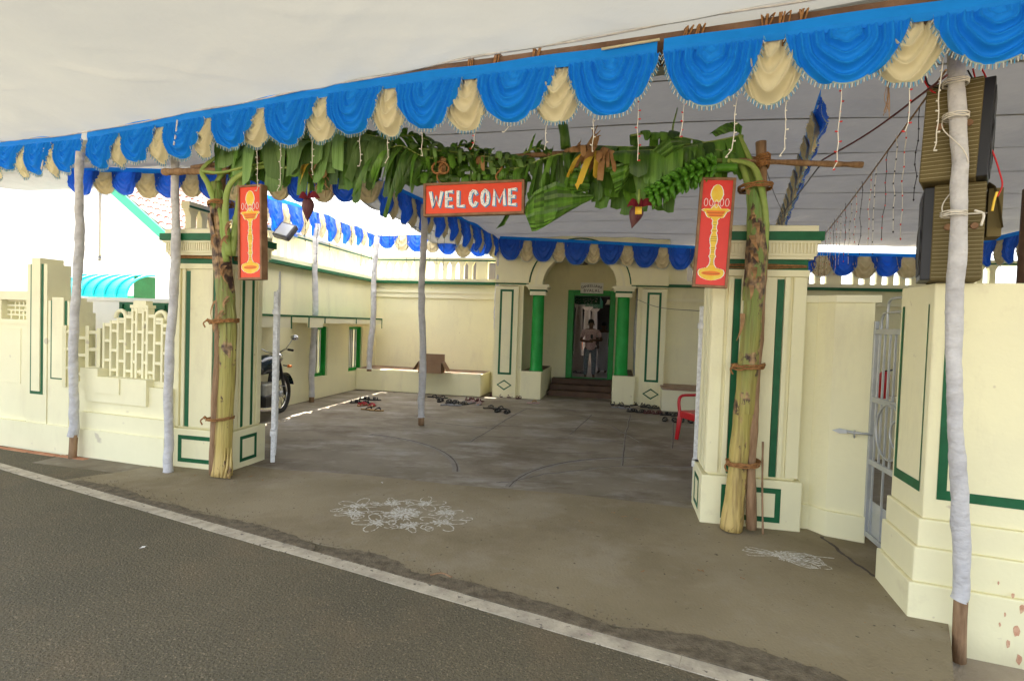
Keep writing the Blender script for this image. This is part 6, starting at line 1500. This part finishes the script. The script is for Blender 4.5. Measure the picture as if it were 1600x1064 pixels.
wh = ['just right of the left lamp board', 'over the left leaves near the banana flower', 'over the broad left leaves', 'before the tall left blade', 'left of the torn leaves', 'left of the welcome board', 'straight above the letter O of WELCOME', 'above the right end of WELCOME', 'above the thin leaves right of WELCOME', 'before the dry brown leaves', 'before the wide leaf above the right flower', 'above the fruit bunch', 'before the right leaf stalks', 'above the right end of the cross bar', 'right of the edge-on valance', 'between edge-on valance and speakers', 'in front of the upper loudspeaker']
for k, (px, y0, y1, red, _) in enumerate(fs):
    u, z = BEAM.at(px, y0, .04); _, z2 = BEAM.at(px, y1, .04); p = BEAM.w(u, .04); strand('string of tiny lights hanging '+wh[k], (p.x, p.y, z+.12), z-z2+.12, bulbr if red else wirew, k)
# sloping rope of lights behind the right pillar
def seg(fr, a, b_, d): pass
a0 = BEAM.w(BEAM.at(1478, 110, .06)[0], .06); z0 = BEAM.at(1478, 110, .06)[1]; A0 = Vector((a0.x, a0.y, z0)); u, z = FAC.at(1268, 390, -.2); q = FAC.w(u, -.2); A1 = Vector((q.x, q.y, z))
t = thing('fairy_light_rope', 'tan rope of hanging fairy lights running down from the speaker pole to the far parapet', 'fairy lights', loc=A0)
MB().tube([A0.lerp(A1, (i/40)**2)-A0+Vector((0, 0, -.05*math.sin(math.pi*(i/40)**2))) for i in range(41)], .006, 6).build('rope', wood, t)
rnd = random.Random(3)
for k, f in enumerate((.06, .10, .13, .17, .22, .25, .30, .34, .38, .43, .48, .52, .56, .60, .64, .68, .72, .76, .80, .84, .88, .92)):
    p = A0.lerp(A1, f)-A0; l = .5+.25*rnd.random(); n = 8; P = [p+Vector((rnd.uniform(-.01, .01), 0, -l*i/n)) for i in range(n+1)]; b = MB(); b.tube(P, .0025, 4, m=0)
    for q in P[1:]: b.lathe([(0, -.010), (.006, 0), (0, .010)], tuple(q), 6, m=1)
    b.build('light_strand', [wirew if k % 3 else cableb, bulbr if k % 2 else cableb], t)
# dark wire with drops along the side canopy
A0 = Vector(pY(LCW, 470, 307, -1.0)); A1 = Vector(pY(FAC, 690, 366, .2)); A0 = Vector(p3(468, 303, 3.35)); A1 = Vector(p3(700, 366, 3.35))
t = thing('fairy_light_rope', 'dark wire of hanging fairy lights under the side canopy left of the welcome sign', 'fairy lights', loc=A0)
MB().tube([(A1-A0)*(i/30)+Vector((0, 0, -.04*math.sin(math.pi*i/30))) for i in range(31)], .006, 6).build('rope', cableb, t)
for k in range(16):
    p = (A1-A0)*((k+.5)/16); l = .55+.4*rnd.random(); P = [p+Vector((rnd.uniform(-.01, .01), 0, -l*i/8)) for i in range(9)]; b = MB(); b.tube(P, .003, 4)
    for q in P[1:]: b.lathe([(0, -.012), (.009, 0), (0, .012)], tuple(q), 6)
    b.build('light_strand', cableb, t)
# drops over the left parapet and wires
for k, px in enumerate((866, 893)): pass
def wire(label, pts, r=.005, m=cableb, n=24, cat='wire'):
    MB().tube(smooth([Vector(p) for p in pts], n), r, 6).build('wire', m, None, label=label, cat=cat, group='loose wires under the canopy')
a = BEAM.w(BEAM.at(1480, 112, .05)[0], .05); b1 = Vector((a.x, a.y, BEAM.at(1480, 118, .05)[1])); g1 = GTL.w(GTL.at(1283, 252)[0], -.02); zz1 = GTL.at(1283, 252)[1]
wire('dark red wire from the speaker pole to the wooden cross bar', [b1, (b1+Vector((g1.x, g1.y, zz1)))/2-Vector((0, 0, .03)), (g1.x, g1.y, zz1)], .006, maroon)
f2 = Vector(p3(1213, 345, 3.4)); wire('black wire from the cross bar back towards the far canopy edge', [(g1.x, g1.y, zz1-.02), ((g1.x+f2.x)/2, (g1.y+f2.y)/2, (zz1+f2.z)/2-.03), f2], .006)
k1 = Vector(GTL.w(GTL.at(1190, 235)[0], .06)); k1.z = GTL.at(1190, 232)[1]; f3 = Vector(p3(1225, 335, 3.3)); wire('thin black wire from the top of the right pole to the far canopy', [k1, (k1+f3)/2-Vector((0, 0, .05)), f3], .004)
w0 = Vector(pY(FAC, 995, 468, -.05)); w1 = Vector((1.80, 5.05, 1.78)); wire('thin black wire sagging from the far right pole to the gate leaf', [w0, (w0+w1)/2-Vector((0, 0, .06)), w1], .0035)
z_ = BEAM.at(60, 255, .1); 
# hanging fibre tuft
u, z = BEAM.at(1386, 140, .05); p = BEAM.w(u, .05)
b = MB()
for i in range(7): b.tube(smooth([(p.x+random.uniform(-.01, .01), p.y, z+.06), (p.x+random.uniform(-.02, .02), p.y, z-.04), (p.x+random.uniform(-.02, .03), p.y, z-.10-.05*random.random())], 8), .0018, 4)
b.build('fibre_tuft', wood, None, label='tuft of loose coir fibre hanging from the valance left of the speakers', cat='fibre')
for px, y in ((277, 188), (69, 232)):
    u, z = BEAM.at(px, y, -.06); p = BEAM.w(u, -.06); MB().tube(smooth([(p.x, p.y, z+.0), (p.x-.01, p.y, z-.12), (p.x-.03, p.y, z-.24)], 8), .008, 6).build('cloth_tie', wirew, None, label='white cloth tie hanging over the %s blue swag' % ('second central' if px > 100 else 'far left'), cat='cloth tie', group='white cloth ties')

# ------------------------------------------------------------------ rangoli on the ground
def rangoli(label, curves, w, z=.0006):
    t = thing('rangoli', label, 'rangoli', loc=(*curves[0][0], 0)); o0 = Vector((*curves[0][0], 0)); rnd = random.Random(2); b = MB()
    for c in curves:
        P = [Vector((x, y)) for x, y in c]; k = 0
        while k < len(P)-1:
            if rnd.random() < .16: k += 1; continue
            a, q = P[k], P[k+1]; tt_ = (q-a); 
            if tt_.length < 1e-6: k += 1; continue
            tt_.normalize(); n_ = Vector((-tt_.y, tt_.x)); w0 = w*rnd.uniform(.5, 1.2)/2
            b.slab([tuple(a+n_*w0-Vector(o0.to_2d())-tt_*w*.2), tuple(a-n_*w0-Vector(o0.to_2d())-tt_*w*.2), tuple(q-n_*w0-Vector(o0.to_2d())+tt_*w*.2), tuple(q+n_*w0-Vector(o0.to_2d())+tt_*w*.2)], z, z+.0012+.0004*rnd.random()); k += 1
    b.build('powder_lines', kolam, t, kind='stuff'); return t
rnd = random.Random(8)
def petal(cx, cy, a, l, wd, n=18, off=0.0):
    out = []
    for i in range(n+1):
        f = 2*math.pi*i/n; x = l*(.5-.5*math.cos(f)); y = wd*math.sin(f)*(.5+.5*math.sin(f/2)); x += off
        out.append((cx+x*math.cos(a)-y*math.sin(a)+rnd.uniform(-.003, .003), cy+x*math.sin(a)+y*math.cos(a)+rnd.uniform(-.003, .003)))
    return out
def burst(cx, cy, r, n):
    out = []
    for i in range(n):
        a = rnd.uniform(0, 6.28); r1 = r*rnd.uniform(.5, 1); out.append([(cx+r1*f*math.cos(a)+rnd.uniform(-.004, .004), cy+r1*f*math.sin(a)+rnd.uniform(-.004, .004)) for f in (.0, .35, .7, 1)])
    return out
cur = []
for (px, py, rr) in ((560, 790, .20), (662, 787, .20), (590, 816, .20), (690, 816, .20)):
    c = g2(px, py); a0 = rnd.random()
    for k in range(5): cur.append(petal(c[0], c[1], a0+k*1.257, rr, .055))
    cur += burst(c[0], c[1], .08, 50)
for (px, py) in ((614, 786), (552, 802), (697, 801), (640, 821), (628, 802)):
    c = g2(px, py); cur += burst(c[0], c[1], .09 if px != 628 else .16, 60 if px != 628 else 120)
    for k in range(4): cur.append(petal(c[0], c[1], k*1.57+.4, .15, .03))
for (px, py) in ((580, 784), (636, 784), (536, 796), (612, 820), (668, 822), (720, 812), (600, 800), (660, 800), (552, 810), (705, 792)): c = g2(px, py); cur.append(petal(c[0], c[1], rnd.random()*6, .10, .035))
rangoli('large white flower rangoli with many loops drawn on the concrete', cur, .0085)
cur = []; c0 = g2(1216, 866)
for k, (a, l) in enumerate(((5.6, .34), (5.75, .30), (5.9, .29), (6.05, .28), (6.2, .26), (.1, .22), (5.45, .28), (5.3, .25))): cur.append(petal(c0[0], c0[1], a, l, .055))
for a, l in ((2.6, .22), (2.9, .24), (3.2, .24)): cur.append(petal(c0[0], c0[1], a, l, .03))
cur += burst(c0[0]+.04, c0[1]-.03, .10, 60); e = g2(1303, 872); m_ = g2(1262, 868); cur.append([m_, ((m_[0]+e[0])/2, (m_[1]+e[1])/2), e])
rangoli('small white shell shaped rangoli drawn by the right gate pillar', cur, .009)
# leaf scraps and stones
sc = [(958, 802, 'curled yellow leaf scrap on the concrete before the right pillar', leafd), (975, 808, 'brown leaf scrap beside the yellow one', leafd), (995, 812, 'dark leaf scrap right of the yellow one', leafd), (905, 815, 'small brown leaf scrap left of the yellow one', leafd), (925, 818, 'tiny brown leaf scrap between the others', leafd), (1095, 893, 'dry leaf scrap between the two rangolis', leafd), (305, 744, 'dry scrap at the foot of the left banana stem', leafd), (372, 744, 'pale scrap right of the left banana stem', leafd), (393, 745, 'thin straw scrap before the left pillar', leafd), (410, 751, 'brown scrap before the left gate leaf', leafd), (661, 975, 'dark round stone on the road', dirt), (674, 984, 'small dark stone next to the round one', dirt), (224, 856, 'white scrap of paper on the road', lwhite), (597, 755, 'white scrap on the concrete at the groove', lwhite), (921, 992, 'pink petal on the road line', pinkish), (1004, 894, 'brown twig scrap lying left of the small rangoli', leafd), (1160, 905, 'brown crumb on the concrete', leafd)]
for k, (px, py, lab, m) in enumerate(sc):
    q = gnd(px, py); s = rnd.uniform(.012, .03) if m is not dirt else .022; b = MB(); n = 6
    for i in range(n):
        a0, a1 = R(60*i), R(60*(i+1)); f0, f1 = .6+.5*math.sin(i*2.1+k), .6+.5*math.sin((i+1)%6*2.1+k); b.quad((0, 0, .010), (s*1.5*f0*math.cos(a0), s*f0*math.sin(a0), .004+.008*abs(math.sin(i*1.7+k))), (s*1.5*f1*math.cos(a1), s*f1*math.sin(a1), .004+.008*abs(math.sin(((i+1) % 6)*1.7+k))))
    b.build('scrap' if m is not dirt else 'stone', m, None, label=lab, cat='scrap' if m is not dirt else 'stone', loc=(q.x, q.y, 0 if py < 960 else -.005), rot=(0, 0, rnd.random()*6), group='scraps and stones on the ground')
b = MB(); b.tube(smooth([(*gnd(672, 900).to_2d(), .008), (*gnd(690, 898).to_2d(), .012), (*gnd(706, 903).to_2d(), .006)], 8), .006, 5); b.build('twig', wood, None, label='reddish twig lying in the dirt beside the road line', cat='twig')
# litter of fine bits, too many to count
b = MB(); rnd = random.Random(12)
for i in range(620):
    px = rnd.uniform(150, 1400); py = rnd.uniform(745, 1050); q = gnd(px, py)
    if (q-RD.p).dot(RD.y) < .25: continue
    s = rnd.uniform(.002, .006); a = rnd.random()*3; b.quad((q.x, q.y, .002), (q.x+s*2*math.cos(a), q.y+s*2*math.sin(a), .004), (q.x+s*math.cos(a+1.2), q.y+s*math.sin(a+1.2), .003), m=i % 2)
b.build('ground_litter', [dirt, leafd], None, kind='stuff')
# leafy plant far right
PT = Fr(6.3, 5.2, 0); t = thing('garden_shrub', 'green shrub tip showing above the compound wall at the right edge', 'shrub', PT); b = MB(); rnd = random.Random(5)
MB().tube([(0, 0, 0), (.05, 0, 1.2), (0, 0, 2.1)], [.03, .02, .01], 7).build('stem', wood, t)
for i in range(500):
    c = Vector((rnd.gauss(.0, .22), rnd.gauss(0, .22), rnd.gauss(1.9, .22))); u_ = Vector((rnd.uniform(-1, 1), rnd.uniform(-1, 1), rnd.uniform(-.6, .6))).normalized(); w_ = u_.cross(Vector((0, 0, 1))).normalized()*.013; b.quad(c, c+u_*.03+w_, c+u_*.07, c+u_*.03-w_)
b.build('foliage', foliage, t)
